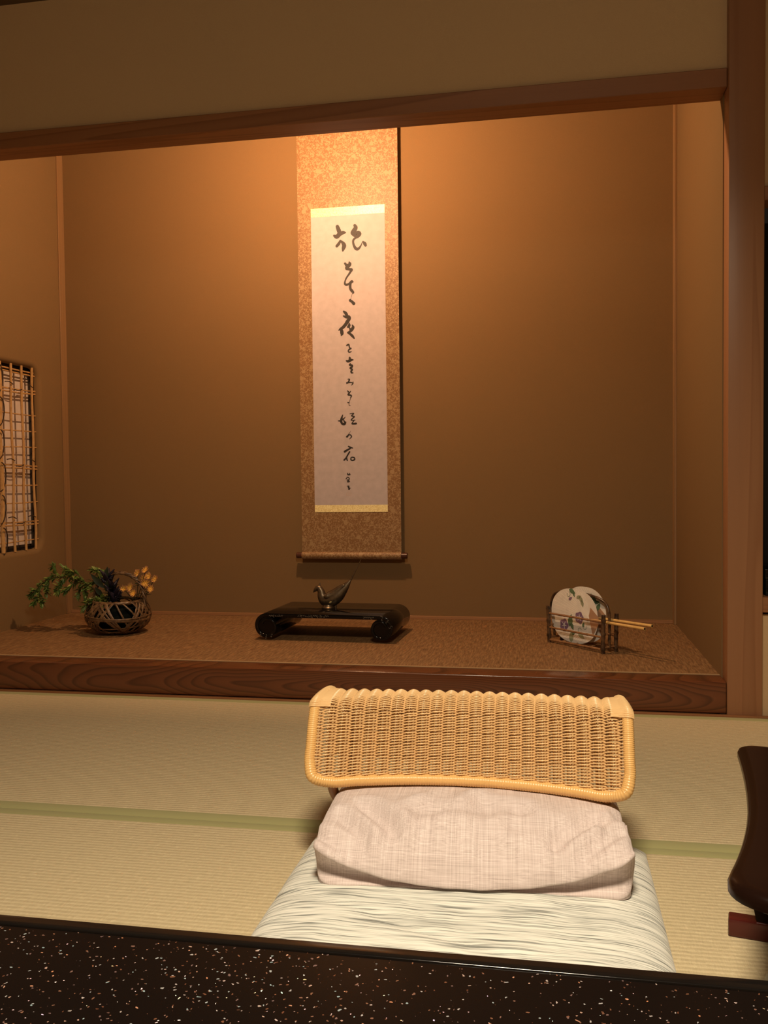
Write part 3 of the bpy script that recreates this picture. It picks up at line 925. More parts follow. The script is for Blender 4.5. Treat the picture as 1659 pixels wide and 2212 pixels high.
def branch(label, main, subs, seed, mats):
    r = random.Random(seed)
    base = Vector(main[0])
    t = thing('leafy_branch', label, 'branch', tuple(base), 0, 'green branches in the basket')
    sm, lf = MB(), MB()
    for w_, line in [(0.0022, main)] + [(0.0012, s) for s in subs]:
        c = [Vector(p) - base for p in cr([tuple(p) for p in line], 8)]
        sm.tube(c, [w_ * (1 - 0.7 * i / len(c)) for i in range(len(c))], 6)
        for i in range(5 if w_ > 0.002 else 1, len(c)):
            tng = (c[min(i + 1, len(c) - 1)] - c[i - 1]).normalized()
            for q in range(4 if w_ > 0.002 else 3):
                a = r.random() * 2 * PI
                side = Vector((0, math.cos(a), math.sin(a)))
                leaf(lf, c[i], tng * 0.8 + side * 0.9, Vector((r.uniform(-0.6, 0.6), r.uniform(-0.6, 0.6), 1)), r.uniform(0.018, 0.030), r.uniform(0.0075, 0.0115), r.choice((0, 0, 1)), 0.2)
        leaf(lf, c[-1], c[-1] - c[-2], (0, 0, 1), 0.022, 0.008)
    sm.build('stem', STEM, t, 60)
    lf.build('foliage', mats, t, 60, flip=False)
    return t
branch('long green branch arching out of the basket toward the lattice window',
       [P(-2.125, 0.170), P(-2.150, 0.225), P(-2.205, 0.274), P(-2.290, 0.300), P(-2.365, 0.290), P(-2.415, 0.252), P(-2.440, 0.230)],
       [[P(-2.33, 0.298), P(-2.345, 0.335, 0.57), P(-2.352, 0.34, 0.58)], [P(-2.36, 0.290), P(-2.368, 0.262, 0.55), P(-2.362, 0.24, 0.54)],
        [P(-2.40, 0.262), P(-2.405, 0.225, 0.55), P(-2.415, 0.205, 0.54)], [P(-2.41, 0.256), P(-2.385, 0.22, 0.53), P(-2.372, 0.206, 0.52)],
        [P(-2.27, 0.298), P(-2.285, 0.318, 0.58), P(-2.325, 0.33, 0.60)],
        [P(-2.22, 0.28), P(-2.235, 0.315, 0.54), P(-2.265, 0.328, 0.53)], [P(-2.30, 0.3), P(-2.305, 0.27, 0.54), P(-2.31, 0.25, 0.53)], [P(-2.24, 0.288), P(-2.262, 0.268, 0.53), P(-2.275, 0.25, 0.52)]], 5, [GREEN, GREEN2])
branch('short green sprig drooping over the left rim of the basket',
       [P(-2.120, 0.180, 0.60), P(-2.150, 0.265, 0.61), P(-2.195, 0.282, 0.61), P(-2.235, 0.252, 0.60), P(-2.225, 0.205, 0.59)],
       [[P(-2.17, 0.278, 0.61), P(-2.19, 0.315, 0.62), P(-2.215, 0.322, 0.62)], [P(-2.22, 0.268, 0.60), P(-2.255, 0.255, 0.60), P(-2.263, 0.222, 0.60)],
        [P(-2.15, 0.262, 0.61), P(-2.155, 0.300, 0.63), P(-2.185, 0.318, 0.63)], [P(-2.13, 0.21, 0.60), P(-2.165, 0.215, 0.57), P(-2.19, 0.195, 0.55)]], 8, [GREEN, GREEN2])
branch('small bright green sprig low at the basket front left',
       [P(-2.120, 0.170, 0.54), P(-2.135, 0.215, 0.52), P(-2.155, 0.218, 0.50)],
       [[P(-2.13, 0.205, 0.53), P(-2.115, 0.23, 0.50), P(-2.105, 0.215, 0.485)], [P(-2.128, 0.2, 0.53), P(-2.17, 0.21, 0.51), P(-2.188, 0.195, 0.50)]], 9, [GREEN2, GREEN])

# dark gentian
gb = Vector((-2.105, 0.545, 0.165))
t = thing('gentian', 'dark purple gentian with pointed leaves standing in the basket', 'flower', tuple(gb))
sm, lf, pt = MB(), MB(), MB()
for k, (x, z, y) in enumerate(((-2.112, 0.305, 0.545), (-2.088, 0.270, 0.535), (-2.075, 0.235, 0.525))):
    top = Vector((x, y, z))
    c = [Vector(p) - gb for p in cr([tuple(gb + Vector((0, 0, -0.01))), tuple((gb + top) / 2 + Vector((0.004 * k, -0.004, 0))), tuple(top)], 6)]
    sm.tube(c, 0.0022, 6)
    r = random.Random(k + 20)
    for q in range(13):
        a = q * 2.4 + k
        d = Vector((math.cos(a) * 0.9, math.sin(a) * 0.9, 0.75))
        c0 = c[-1] + Vector((0, 0, -0.007 * (q % 6)))
        pt.tube([c0, c0 + d * 0.013, c0 + d * 0.032 + Vector((0, 0, 0.006))], [0.0035, 0.0078, 0.0014], 7)
    for q in range(5):
        a = r.random() * 6.28
        leaf(lf, c[8 + (q % 4)], (math.cos(a), math.sin(a), 0.5), (0, 0, 1), r.uniform(0.04, 0.062), r.uniform(0.015, 0.022))
for p, d, L, W in (((-2.118, 0.54, 0.290), (0.15, 0, 1), 0.055, 0.022), ((-2.118, 0.535, 0.262), (-0.75, -0.1, 0.75), 0.080, 0.024),
                   ((-2.112, 0.53, 0.25), (0.3, -0.2, 1), 0.05, 0.022), ((-2.125, 0.53, 0.235), (-0.4, -0.3, 0.6), 0.045, 0.02)):
    leaf(lf, Vector(p) - gb, d, (0, -1, 0.2), L, W, 0, 0.05)
sm.build('stem', DKGREEN, t, 60)
lf.build('foliage', DKGREEN, t, 60, flip=False)
pt.build('blossom', PURPLE, t, 60)

# yellow spidery flowers, one thing per stem
spots = [(-1.9966, 0.3185, 0.56), (-1.9704, 0.3275, 0.57), (-1.9523, 0.3067, 0.56), (-1.9322, 0.2948, 0.57), (-1.9603, 0.2806, 0.545),
         (-2.0201, 0.266, 0.545), (-2.0502, 0.2586, 0.55), (-2.0038, 0.2452, 0.535), (-1.9422, 0.2599, 0.55), (-1.980, 0.298, 0.58)]
names = ['leftmost yellow spidery flower of the high cluster by the basket handle', 'topmost yellow spidery flower above the basket',
         'yellow spidery flower just right of the topmost one', 'rightmost yellow spidery flower at the basket right side',
         'large yellow spidery flower in the middle of the right cluster', 'large yellow spidery flower inside the handle loop',
         'yellow spidery flower nearest the dark gentian', 'lowest yellow spidery flower inside the handle loop',
         'lowest flower of the right cluster with rosy tips', 'yellow spidery flower half hidden behind the high cluster']
for k, ((x, z, y), lb) in enumerate(zip(spots, names)):
    r = random.Random(40 + k)
    base = Vector((-2.035 + 0.02 * r.random(), 0.565 + 0.02 * r.random(), 0.165))
    head = Vector((x, y, z)) - base
    t = thing('yellow_flower', lb, 'flower', tuple(base), 0, 'yellow flowers in the basket')
    MB().tube(cr([(0, 0, 0), tuple(head * 0.5 + Vector((0.006, 0, 0.012))), tuple(head)], 6), 0.0013, 6).build('stem', STEM, t, 60)
    ax = Vector((r.uniform(-0.4, 0.4), -0.9, r.uniform(0.2, 0.8))).normalized()
    e1 = ax.orthogonal().normalized()
    e2 = ax.cross(e1)
    pe = MB()
    big = 0.0150 if k in (4, 5) else 0.0128
    for q in range(22):
        a = 2 * PI * q / 22 + r.uniform(-0.1, 0.1)
        d = e1 * math.cos(a) + e2 * math.sin(a)
        L = big * r.uniform(0.8, 1.15)
        pe.tube([head + d * 0.002, head + d * L * 0.6 + ax * 0.002, head + d * L + ax * 0.005], [0.0010, 0.0010, 0.0008], 5)
        pe.tube([head + d * L + ax * 0.005, head + d * L * 1.13 + ax * 0.0068], [0.0009, 0.0007], 5, mi=1)
    pe.build('petals', [YEL, PINKT], t, 60)
    MB().tube([head - ax * 0.002, head, head + ax * 0.003], [0.002, 0.0038, 0.002], 8).build('flower_centre', YEL, t, 60)
    lf = MB()
    for q in range(4):
        a = r.random() * 6.28
        leaf(lf, head * r.uniform(0.25, 0.75), (math.cos(a), math.sin(a) - 0.2, 0.35), (0, 0, 1), r.uniform(0.02, 0.034), r.uniform(0.010, 0.016))
    lf.build('foliage', DKGREEN, t, 60, flip=False)

# ------------------------------------------------------------------ bamboo rack and two round fans
DKB = m_bamboo('dark_bamboo', (0.02, 0.011, 0.007), (0.13, 0.07, 0.034), 0.3)
MIDB = m_bamboo('brown_bamboo', (0.17, 0.08, 0.035), (0.30, 0.15, 0.065), 0.35)
FA = math.atan2(-0.7403, 0.6723)
FLo = (-0.479, 0.551, ZT)
rk = thing('fan_rack', 'small dark bamboo rack with arched handle holding two round fans', 'rack', FLo, FA)
def bamboo(mb, p, q, r, nodes, seg=5):
    p, q = Vector(p), Vector(q)
    pts, rad = [], []
    L = (q - p).length
    ts = [0.0]
    for n0 in nodes:
        ts += [n0 - 0.006 / L, n0, n0 + 0.006 / L]
    ts.append(1.0)
    for t_ in ts:
        pts.append(p + (q - p) * t_)
        rad.append(r * (1.28 if t_ in nodes else 1.0))
    mb.tube(pts, rad, 10)
RW = 0.058
for (u, v) in ((0, 0), (0.25, 0), (0, RW), (0.25, RW)):
    lean = -0.006 if u < 0.1 else 0.004
    g = MB()
    bamboo(g, (u, v, 0.0), (u + lean, v, 0.125), 0.0068, [0.12, 0.5, 0.85] if u else [0.2, 0.6, 0.93])
    g.build('post', DKB, rk, 50)
for v in (0, RW):
    for z0, z1, rr in ((0.1003, 0.1010, 0.0036), (0.0520, 0.0522, 0.0036), (0.0095, 0.0125, 0.004)):
        g = MB()
        bamboo(g, (-0.004, v, z0), (0.254, v, z1), rr, [0.3, 0.72] if z0 > 0.03 else [0.17, 0.8])
        g.build('rail', MIDB, rk, 50)
for u in (0.0, 0.25):
    for z in (0.012, 0.055):
        g = MB()
        bamboo(g, (u, -0.003, z + 0.006), (u, RW + 0.003, z + 0.006), 0.0034, [0.5])
        g.build('crossbar', MIDB, rk, 50)
for u in (0.06, 0.12, 0.18):
    MB().tube([(u, -0.003, 0.0115), (u, RW + 0.003, 0.0115)], 0.0026, 8).build('crossbar', MIDB, rk, 50)
arch = [(-0.006, 0.0128), (-0.013, 0.0742), (-0.0225, 0.125), (-0.012, 0.158), (0.02, 0.1745), (0.075, 0.180), (0.1247, 0.1795), (0.174, 0.1755), (0.2220, 0.1640), (0.2430, 0.1448), (0.2505, 0.1022), (0.2495, 0.0383), (0.2510, 0.0128)]
pts = cr([(u, 0.030, z) for u, z in arch], 4)
MB().tube(pts, [0.0046 * (1.22 if i in (8, 20, 30, 38, 44) else 1.0) for i in range(len(pts))], 10).build('arched_handle', DKB, rk, 50)

FANP = plain('fan_paper', (0.74, 0.69, 0.62), 0.75)
FRIB = plain('fan_bare_ribs', (0.42, 0.24, 0.14), 0.6)
MPUR = plain('painted_purple', (0.20, 0.12, 0.21), 0.7)
MGRN = plain('painted_green', (0.10, 0.17, 0.09), 0.7)
MGRY = plain('painted_grey_green', (0.30, 0.32, 0.20), 0.7)
MWHT = plain('painted_white', (0.80, 0.76, 0.70), 0.7)
CANE = m_bamboo('yellow_cane', (0.62, 0.38, 0.12), (0.74, 0.48, 0.18), 0.35)

def fan(name, label, v0, cu, cz, ru, rz, joint, tip, marks):
    t = thing(name, label, 'fan', FLo, FA, 'round fans in the bamboo rack')
    bl = MB()
    mats = [FANP, FRIB, MPUR, MGRN, MGRY, MWHT]
    n = 64
    out = []
    for i in range(n):
        a = 2 * PI * i / n
        e = 1.0 + 0.06 * abs(math.sin(2 * a)) ** 1.3
        out.append((cu + ru * e * math.cos(a), cz + rz * e * math.sin(a)))
    to3 = lambda u, z, d: (u, v0 + d, z)
    bl.prism(out, to3, -0.0006, 0.0006)
    for k in range(34):                       # fine ribs fanning out of the joint
        a = PI * 0.62 + (PI * 0.76) * k / 33
        d = (math.cos(a), math.sin(a))
        L = 0.0
        while L < 0.4 and ((joint[0] - 0.03 + d[0] * L - cu) / ru) ** 2 + ((joint[1] + d[1] * L - cz) / rz) ** 2 < 0.93:
            L += 0.004
        if L > 0.02:
            bl.tube([(joint[0] - 0.03 + d[0] * q, v0 - 0.0007, joint[1] + d[1] * q) for q in (0.01, L)], 0.0004, 4)
    zone = [(joint[0] + 0.002, joint[1] - 0.012), (joint[0] + 0.002, joint[1] + 0.012), (joint[0] - 0.034, joint[1] + 0.040), (joint[0] - 0.042, joint[1] + 0.012), (joint[0] - 0.034, joint[1] - 0.018), (joint[0] - 0.024, joint[1] - 0.052)]
    bl.prism(zone, to3, -0.0011, -0.0006, 1)
    def poly(pl, mi, d):
        bl.prism(pl, to3, -0.0011 - d, -0.0006, mi)
    for kind, u, z, s, a in marks:
        if kind == 'flower':
            poly([(u + s * (1 + 0.10 * math.cos(5 * q)) * math.cos(q), z + s * 1.05 * (1 + 0.10 * math.cos(5 * q)) * math.sin(q)) for q in [2 * PI * i / 30 for i in range(30)]], 2, 0.0002)
            for i in range(5):
                q = a + 2 * PI * i / 5
                poly([(u + s * 0.10 * math.cos(q + 1.5), z + s * 0.10 * math.sin(q + 1.5)), (u + s * 0.8 * math.cos(q), z + s * 0.8 * math.sin(q)), (u - s * 0.10 * math.cos(q + 1.5), z - s * 0.10 * math.sin(q + 1.5))], 5, 0.0004)
        elif kind == 'vine':
            pts = [(u + s * math.cos(a + q) * (0.5 + q / 9), z + s * math.sin(a + q) * (0.5 + q / 9)) for q in [i * 0.35 for i in range(15)]]
            bl.tube([(p, v0 - 0.0011, q) for p, q in pts], 0.0007, 4, mi=3)
        else:
            mi = {'leaf': 3, 'pale': 4, 'bud': 2}[kind]
            c, s2 = math.cos(a), math.sin(a)
            base = [(-1, 0), (-0.55, 0.42), (0, 0.5), (0.5, 0.3), (1, 0), (0.5, -0.3), (0, -0.5), (-0.55, -0.42)]
            poly([(u + s * (p * c - q * s2), z + s * (p * s2 + q * c)) for p, q in base], mi, 0.0003)
    bl.build('blade', mats, t, 30)
    MB().tube([(joint[0] - 0.035, v0, joint[1]), (joint[0], v0, joint[1]), (tip[0], v0, tip[1])], [0.0028, 0.0048, 0.0050], 12).build('stick', CANE, t, 50)
    MB().tube([(tip[0] - 0.0005, v0, tip[1]), (tip[0] + 0.0006, v0, tip[1])], 0.0034, 12).build('stick_hole', DARK, t, 50)
    return t
fan('round_fan', 'front white paper fan painted with purple morning glories, in the bamboo rack', 0.018, 0.101, 0.1015, 0.1085, 0.0905, (0.2129, 0.0985), (0.4077, 0.0996),
    [('leaf', 0.094, 0.1837, 0.016, -0.35), ('leaf', 0.102, 0.173, 0.008, -1.2), ('bud', 0.0854, 0.1587, 0.010, 0.6), ('pale', 0.1359, 0.1597, 0.014, -0.9), ('pale', 0.125, 0.168, 0.012, 0.4),
     ('pale', 0.141, 0.148, 0.013, -1.3), ('flower', 0.1274, 0.0991, 0.0185, 0.3), ('flower', 0.0548, 0.0655, 0.0195, 1.1), ('leaf', 0.085, 0.0847, 0.022, 1.35), ('leaf', 0.093, 0.066, 0.014, -1.1),
     ('vine', 0.1314, 0.0578, 0.011, 0.2), ('vine', 0.1521, 0.0696, 0.008, 2.0), ('leaf', 0.146, 0.078, 0.009, 1.2), ('pale', 0.0891, 0.0308, 0.020, 1.5), ('leaf', 0.099, 0.043, 0.010, 0.4), ('pale', 0.1354, 0.0405, 0.017, -0.5), ('vine', 0.075, 0.172, 0.010, 2.6)])
fan('round_fan', 'rear white paper fan painted with green leaves, behind the morning glory fan', 0.041, 0.128, 0.1085, 0.0965, 0.0915, (0.2229, 0.1040), (0.4162, 0.1074),
    [('leaf', 0.1711, 0.1618, 0.020, -0.6), ('leaf', 0.171, 0.1352, 0.017, 1.2), ('leaf', 0.1912, 0.1405, 0.016, 1.0), ('leaf', 0.186, 0.155, 0.012, 0.2), ('pale', 0.162, 0.150, 0.014, -1.0), ('leaf', 0.158, 0.172, 0.010, 1.5)])

# ------------------------------------------------------------------ wicker chair back
RAT = m_rattan('rattan_strand', (0.93, 0.64, 0.33), (0.76, 0.47, 0.20))
RATS = m_rattan('rattan_stake', (0.60, 0.36, 0.15), (0.48, 0.27, 0.10))
RATW = m_rattan('rattan_wrap', (0.88, 0.55, 0.21), (0.74, 0.42, 0.14), 0.3)
RATD = m_rattan('dark_rattan_pole', (0.30, 0.13, 0.05), (0.22, 0.09, 0.035), 0.4)
CX, CY = -0.615, -1.072
HWX = 0.262
ch = thing('wicker_chair', 'low legless chair with curved wicker back at the table', 'chair', (CX, CY, 0.0))
def yb_(s):      # plan of the bottom rim (concave towards the sitter)
    return -0.054 * s * s
def prof_pt(s, q):
    """point and outward normal on the woven skin; q = arc position: 0 bottom rim .. 1 top front .. 1.6 top rear .. 2 down the rear"""
    yf = yb_(s)
    zt = 0.268 + 0.003 * (1 - s * s)
    top_y = 0.093 + 0.0 * s
    prof = [(yf, 0.158), (yf + 0.016, 0.195), (yf + 0.033, 0.235), (yf + 0.046, zt - 0.009), (yf + 0.060, zt + 0.004), ((yf + 0.060 + top_y) / 2, zt + 0.008), (top_y - 0.012, zt + 0.006), (top_y, zt - 0.004), (top_y + 0.006, zt - 0.030), (top_y + 0.010, zt - 0.075), (top_y + 0.012, 0.150)]
    return prof
_cache = {}
def skin(s, L):
    """walk distance L up the profile at position s"""
    key = round(s, 5)
    if key not in _cache:
        c = cr(prof_pt(s, 0), 8)
        acc = [0.0]
        for a, d in zip(c, c[1:]):
            acc.append(acc[-1] + math.hypot(d[0] - a[0], d[1] - a[1]))
        _cache[key] = (c, acc)
    c, acc = _cache[key]
    L = max(0.0, min(L, acc[-1] - 1e-6))
    lo = 0
    while acc[lo + 1] < L:
        lo += 1
    t = (L - acc[lo]) / (acc[lo + 1] - acc[lo])
    y = c[lo][0] + (c[lo + 1][0] - c[lo][0]) * t
    z = c[lo][1] + (c[lo + 1][1] - c[lo][1]) * t
    dy, dz = c[lo + 1][0] - c[lo][0], c[lo + 1][1] - c[lo][1]
    q = math.hypot(dy, dz)
    return Vector((s * HWX, y, z)), Vector((0, -dz / q, dy / q)), acc[-1]
NS = 23                                        # stakes
FRONT = 0.124                                  # length of the open front weave
TOT = 0.330
weave = MB()
Lr = 0.002
wr = random.Random(2)
while Lr < TOT:
    open_ = Lr < FRONT
    pitch = 0.0051 if open_ else 0.0040
    for sg in (1, -1):                         # two strands twining round every stake
        pts = []
        n = NS * 8
        jit = wr.uniform(-0.0004, 0.0004)
        for i in range(n + 1):
            s = -0.985 + 1.97 * i / n
            tot = skin(s, 0)[2]
            ph = PI * i / 8
            p, nn, _ = skin(s, max(0.0, (Lr / TOT) * tot + sg * pitch * 0.25 * math.copysign(abs(math.sin(ph)) ** 1.7, math.sin(ph)) + jit))
            pts.append(p + nn * (0.0055 * sg * math.cos(ph)))
        weave.tube(pts, 0.00118 if open_ else 0.0013, 6)
    Lr += pitch
weave.build('woven_strands', RAT, ch, 70)
for k in range(NS + 1):
    s = -0.985 + 1.97 * k / NS
    g = MB()
    for dx in (-0.0022, 0.0022):
        pts = []
        for i in range(34):
            p, nn, tot = skin(s, skin(s, 0)[2] * i / 33)
            pts.append(p + Vector((dx, 0, 0)) - nn * 0.0004)
        g.tube(pts, 0.0014, 6)
    g.build('stake', RATS, ch, 70)

def wrapped(mb, pts, r, pitch=0.0034, n=12):
    """a pole bound round and round with flat cane"""
    c = cr(pts, 14)
    V = [Vector(p) for p in c]
    acc = [0.0]
    for a, d in zip(V, V[1:]):
        acc.append(acc[-1] + (d - a).length)
    tot = acc[-1]
    m_ = int(tot / pitch) * 4
    out, rad = [], []
    j = 0
    for i in range(m_ + 1):
        L = tot * i / m_
        while j < len(acc) - 2 and acc[j + 1] < L:
            j += 1
        t = (L - acc[j]) / max(acc[j + 1] - acc[j], 1e-9)
        out.append(V[j].lerp(V[j + 1], t))
        rad.append(r * (0.93 if i % 4 == 0 else 1.0 if i % 4 != 2 else 1.02))
    mb.tube(out, rad, n)
rr_ = 0.0093
bt = []
def rim_side(sg):
    """from the lower corner up the side and back over the top"""
    s = sg
    out = []
    for L in (0.030, 0.055, 0.085, 0.105, 0.122, 0.140, 0.160, 0.185, 0.205):
        p, nn, tot = skin(s, L * 1.0)
        p.x -= sg * 0.10 * max(0.0, L - 0.13)
        out.append(tuple(p))
    return out
left = rim_side(-1.0)
rightp = rim_side(1.0)
bot = []
for i in range(13):
    s = -0.86 + 1.72 * i / 12
    p, nn, tot = skin(s, 0.0)
    bot.append((p.x, p.y - 0.001, p.z - 0.007))
cl = (-HWX * 0.972, yb_(0.97) - 0.001, 0.1615)
crn = (HWX * 0.972, yb_(0.97) - 0.001, 0.1615)
g = MB()
wrapped(g, left[::-1][4:] + [cl], rr_, 0.0032)
g.build('wrapped_frame', RATW, ch, 70)
g = MB()
wrapped(g, [left[0], cl] + bot + [crn, rightp[0]], rr_, 0.0042)
g.build('wrapped_frame', RATW, ch, 70)
g = MB()
wrapped(g, [crn] + rightp[:-4], rr_, 0.0032)
g.build('wrapped_frame', RATW, ch, 70)
# broad cane binding over the two upper corners
for sg in (-1, 1):
    g = MB()
    for i in range(50):
        q = i / 49
        L = 0.120 + 0.100 * q
        pts = []
        for j in range(9):
            u = j / 8
            xr_ = HWX - 0.10 * max(0.0, L - 0.13)
            xx = 0.236 + (xr_ + 0.0092 - 0.236) * u
            p, nn, tot = skin(min(1.0, xx / HWX) * sg, L)
            p.x = sg * xx
            a_ = 0.0100 ** 2 - (xx - xr_) ** 2
            rise = math.sqrt(a_) if a_ > 0 and xx > xr_ - 0.006 else 0.0042 + 0.0042 * max(0.0, u) * 1.2
            pts.append(p + nn * min(rise, 0.0100))
        g.tube(pts, 0.00175, 6)
    g.build('corner_binding', RAT, ch, 70)
# supports: rear legs, side runners and front struts
for sg in (-1, 1):
    x = sg * 0.226
    MB().tube(cr([(x, 0.088, 0.262), (x, 0.104, 0.15), (x, 0.112, 0.03), (x, 0.112, 0.0)], 5), 0.0095, 10).build('leg', RATD, ch, 60)
    MB().tube(cr([(x, -0.040, 0.152), (x, -0.01, 0.118), (x, 0.045, 0.085), (x, 0.104, 0.070)], 5), 0.0085, 10).build('strut', RATD, ch, 60)
MB().tube([(-0.226, 0.108, 0.07), (0.226, 0.108, 0.07)], 0.008, 10).build('stretcher', RATD, ch, 60)

# ------------------------------------------------------------------ striped floor cushion
STR = m_stripe()
zx0, zx1, zy0, zy1 = -0.893, -0.316, -1.63, -0.992
zc = ((zx0 + zx1) / 2, (zy0 + zy1) / 2)
zb = thing('floor_cushion', 'flat square floor cushion in crinkled grey and cream stripes under the pink cushion', 'cushion', (zc[0], zc[1], 0.0))
def zfn(i_, j_):
    u, v = i_ * 2 - 1, j_ * 2 - 1
    hx, hy = (zx1 - zx0) / 2, (zy1 - zy0) / 2
    e = max(0.0, 1 - abs(u) ** 7) ** 0.5 * max(0.0, 1 - abs(v) ** 7) ** 0.5
    x, y = u * hx, v * hy
    h = 0.012 + 0.043 * e
    nz = noise.noise(Vector((x * 5, y * 9, 3))) * 0.004 + noise.noise(Vector((x * 14, y * 40, 7))) * 0.0016
    d = (x - y * -0.55 - 0.02)
    h += (nz - 0.003 * math.exp(-((x * 0.45 + y + 0.10) / 0.012) ** 2)) * e
    pinch = 1 - 0.012 * (1 - u * u) * (1 if abs(v) > 0.9 else 0)
    return (x * pinch, y, h)
def edge_spaced(t):
    """more points near the two ends"""
    return 0.5 - 0.5 * math.cos(PI * t) if True else t
NZ = 110
top = MB()
top.grid(NZ, NZ, lambda a, q: zfn(0.35 * a + 0.65 * edge_spaced(a), 0.35 * q + 0.65 * edge_spaced(q)))
k0 = len(top.v)
ring = [i * NZ for i in range(NZ)] + [(NZ - 1) * NZ + j for j in range(1, NZ)] + [i * NZ + NZ - 1 for i in range(NZ - 2, -1, -1)] + [j for j in range(NZ - 2, 0, -1)]
for lev, (sc_, z) in enumerate(((0.997, 0.004), (0.985, 0.0005))):
    for r_ in ring:
        p = top.v[r_]
        top.v.append((p[0] * sc_, p[1] * sc_, z))
nr = len(ring)
for j in range(nr):
    j2 = (j + 1) % nr
    top.f.append((ring[j], ring[j2], k0 + j2, k0 + j)); top.m.append(0)
    top.f.append((k0 + j, k0 + j2, k0 + nr + j2, k0 + nr + j)); top.m.append(0)
top.f.append(tuple(k0 + nr + j for j in range(nr))); top.m.append(0)
top.build('cover', STR, zb, 70)

# ------------------------------------------------------------------ pink box cushion
PINK = m_linen()
pc = thing('box_cushion', 'thick pale pink linen cushion tucked under the wicker back', 'cushion', (-0.5925, -1.268, 0.051), math.radians(3.0))
PHX = 0.232
folds = [  # (x0, y0, x1, y1, depth, width) dents across the top
    (-0.17, 0.10, -0.115, 0.035, 0.0065, 0.010), (-0.205, 0.075, -0.16, 0.020, 0.005, 0.009), (-0.225, 0.02, -0.16, -0.005, 0.005, 0.009),
    (0.185, 0.095, 0.125, 0.030, 0.0085, 0.011), (0.215, 0.060, 0.160, 0.010, 0.007, 0.010), (0.225, 0.115, 0.195, 0.075, 0.006, 0.010),
    (-0.09, 0.085, 0.02, 0.095, 0.0045, 0.012), (0.0, 0.125, 0.075, 0.100, 0.005, 0.012), (0.06, 0.055, 0.13, 0.060, 0.0035, 0.010), (-0.05, 0.035, 0.03, 0.025, 0.0025, 0.012), (0.02, 0.012, 0.06, 0.010, 0.003, 0.008)]
def fold(x, y):
    t = 0.0
    for x0, y0, x1, y1, d, wd in folds:
        dx, dy = x1 - x0, y1 - y0
        L2 = dx * dx + dy * dy
        q = ((x - x0) * dx + (y - y0) * dy) / L2
        qc = max(0.0, min(1.0, q))
        ex, ey = x - x0 - dx * qc, y - y0 - dy * qc
        sgn = 1 if (dx * (y - y0) - dy * (x - x0)) > 0 else -1
        r = math.hypot(ex, ey) / (wd * 1.45)
        t += d * math.exp(-r * r) * (-1.7) + d * 0.9 * math.exp(-(r - 1.6 * (1 if sgn > 0 else 9)) ** 2)
    return t
def section(s):
    """y, z along back-bottom .. top .. front edge .. tuck .. front bottom"""
    a = abs(s)
    ze = 0.010 + 0.047 * a ** 2.6 + (0.006 * s if s > 0 else 0)
    H = 0.088 + 0.004 * (1 - s * s)
    lift = 1 - 0.06 * a ** 4
    pts = [(0.262, 0.000), (0.270, 0.030), (0.262, 0.066), (0.235, 0.080 * lift), (0.17, H * lift), (0.10, (H - 0.001) * lift), (0.045, (H - 0.013) * lift), (0.010, 0.38 * ze + 0.62 * (H - 0.016)), (-0.006, 0.80 * ze + 0.20 * H),
           (-0.0075 - 0.004 * (1 - a), ze), (0.004, ze - 0.005 * a), (0.013 * a, 0.5 * ze), (0.004 * a - 0.004, 0.006), (0.0, 0.0)]
    return cr(pts, 7)
nsec = len(section(0))
NU = 150
vs_, fs = [], []
def end_round(s):
    a = max(0.0, (abs(s) - 0.90) / 0.10)
    return math.sqrt(max(0.0, 1 - a * a))
svals = [-1 + 2 * (0.25 * i / NU + 0.75 * (0.5 - 0.5 * math.cos(PI * i / NU))) for i in range(NU + 1)]
for s in svals:
    e = end_round(s)
    sec = section(s)
    for (y, z) in sec:
        yy = 0.13 + (y - 0.13) * (0.84 + 0.16 * e)
        zz = 0.040 + (z - 0.040) * (0.72 + 0.28 * e) if z > 0.0 else 0.0
        x = s * PHX
        bulge = 1 + 0.030 * math.sin(PI * min(1, max(0, z / 0.09))) * (1 if abs(s) > 0.5 else 0) * (abs(s) - 0.5) * 2
        xx = x * bulge
        topness = max(0.0, min(1.0, (z - 0.035) / 0.03)) * max(0.0, min(1.0, (0.20 - y) / 0.07))
        zz += topness * (fold(x, y) + 0.0028 * noise.noise(Vector((x * 13, y * 17, 2.0))) + 0.0005 * noise.noise(Vector((x * 40, y * 30, 5.0))))
        yy += (1 - topness) * 0.0022 * noise.noise(Vector((x * 30, z * 45, 9.0)))
        vs_.append((xx, yy, zz))
for i in range(NU):
    for j in range(nsec - 1):
        fs.append((i * nsec + j, i * nsec + j + 1, (i + 1) * nsec + j + 1, (i + 1) * nsec + j))
    fs.append((i * nsec + nsec - 1, i * nsec, (i + 1) * nsec, (i + 1) * nsec + nsec - 1))
fs += [tuple(range(nsec)), tuple(NU * nsec + j for j in range(nsec))]
MB().add(vs_, fs).build('cover', PINK, pc, 70)

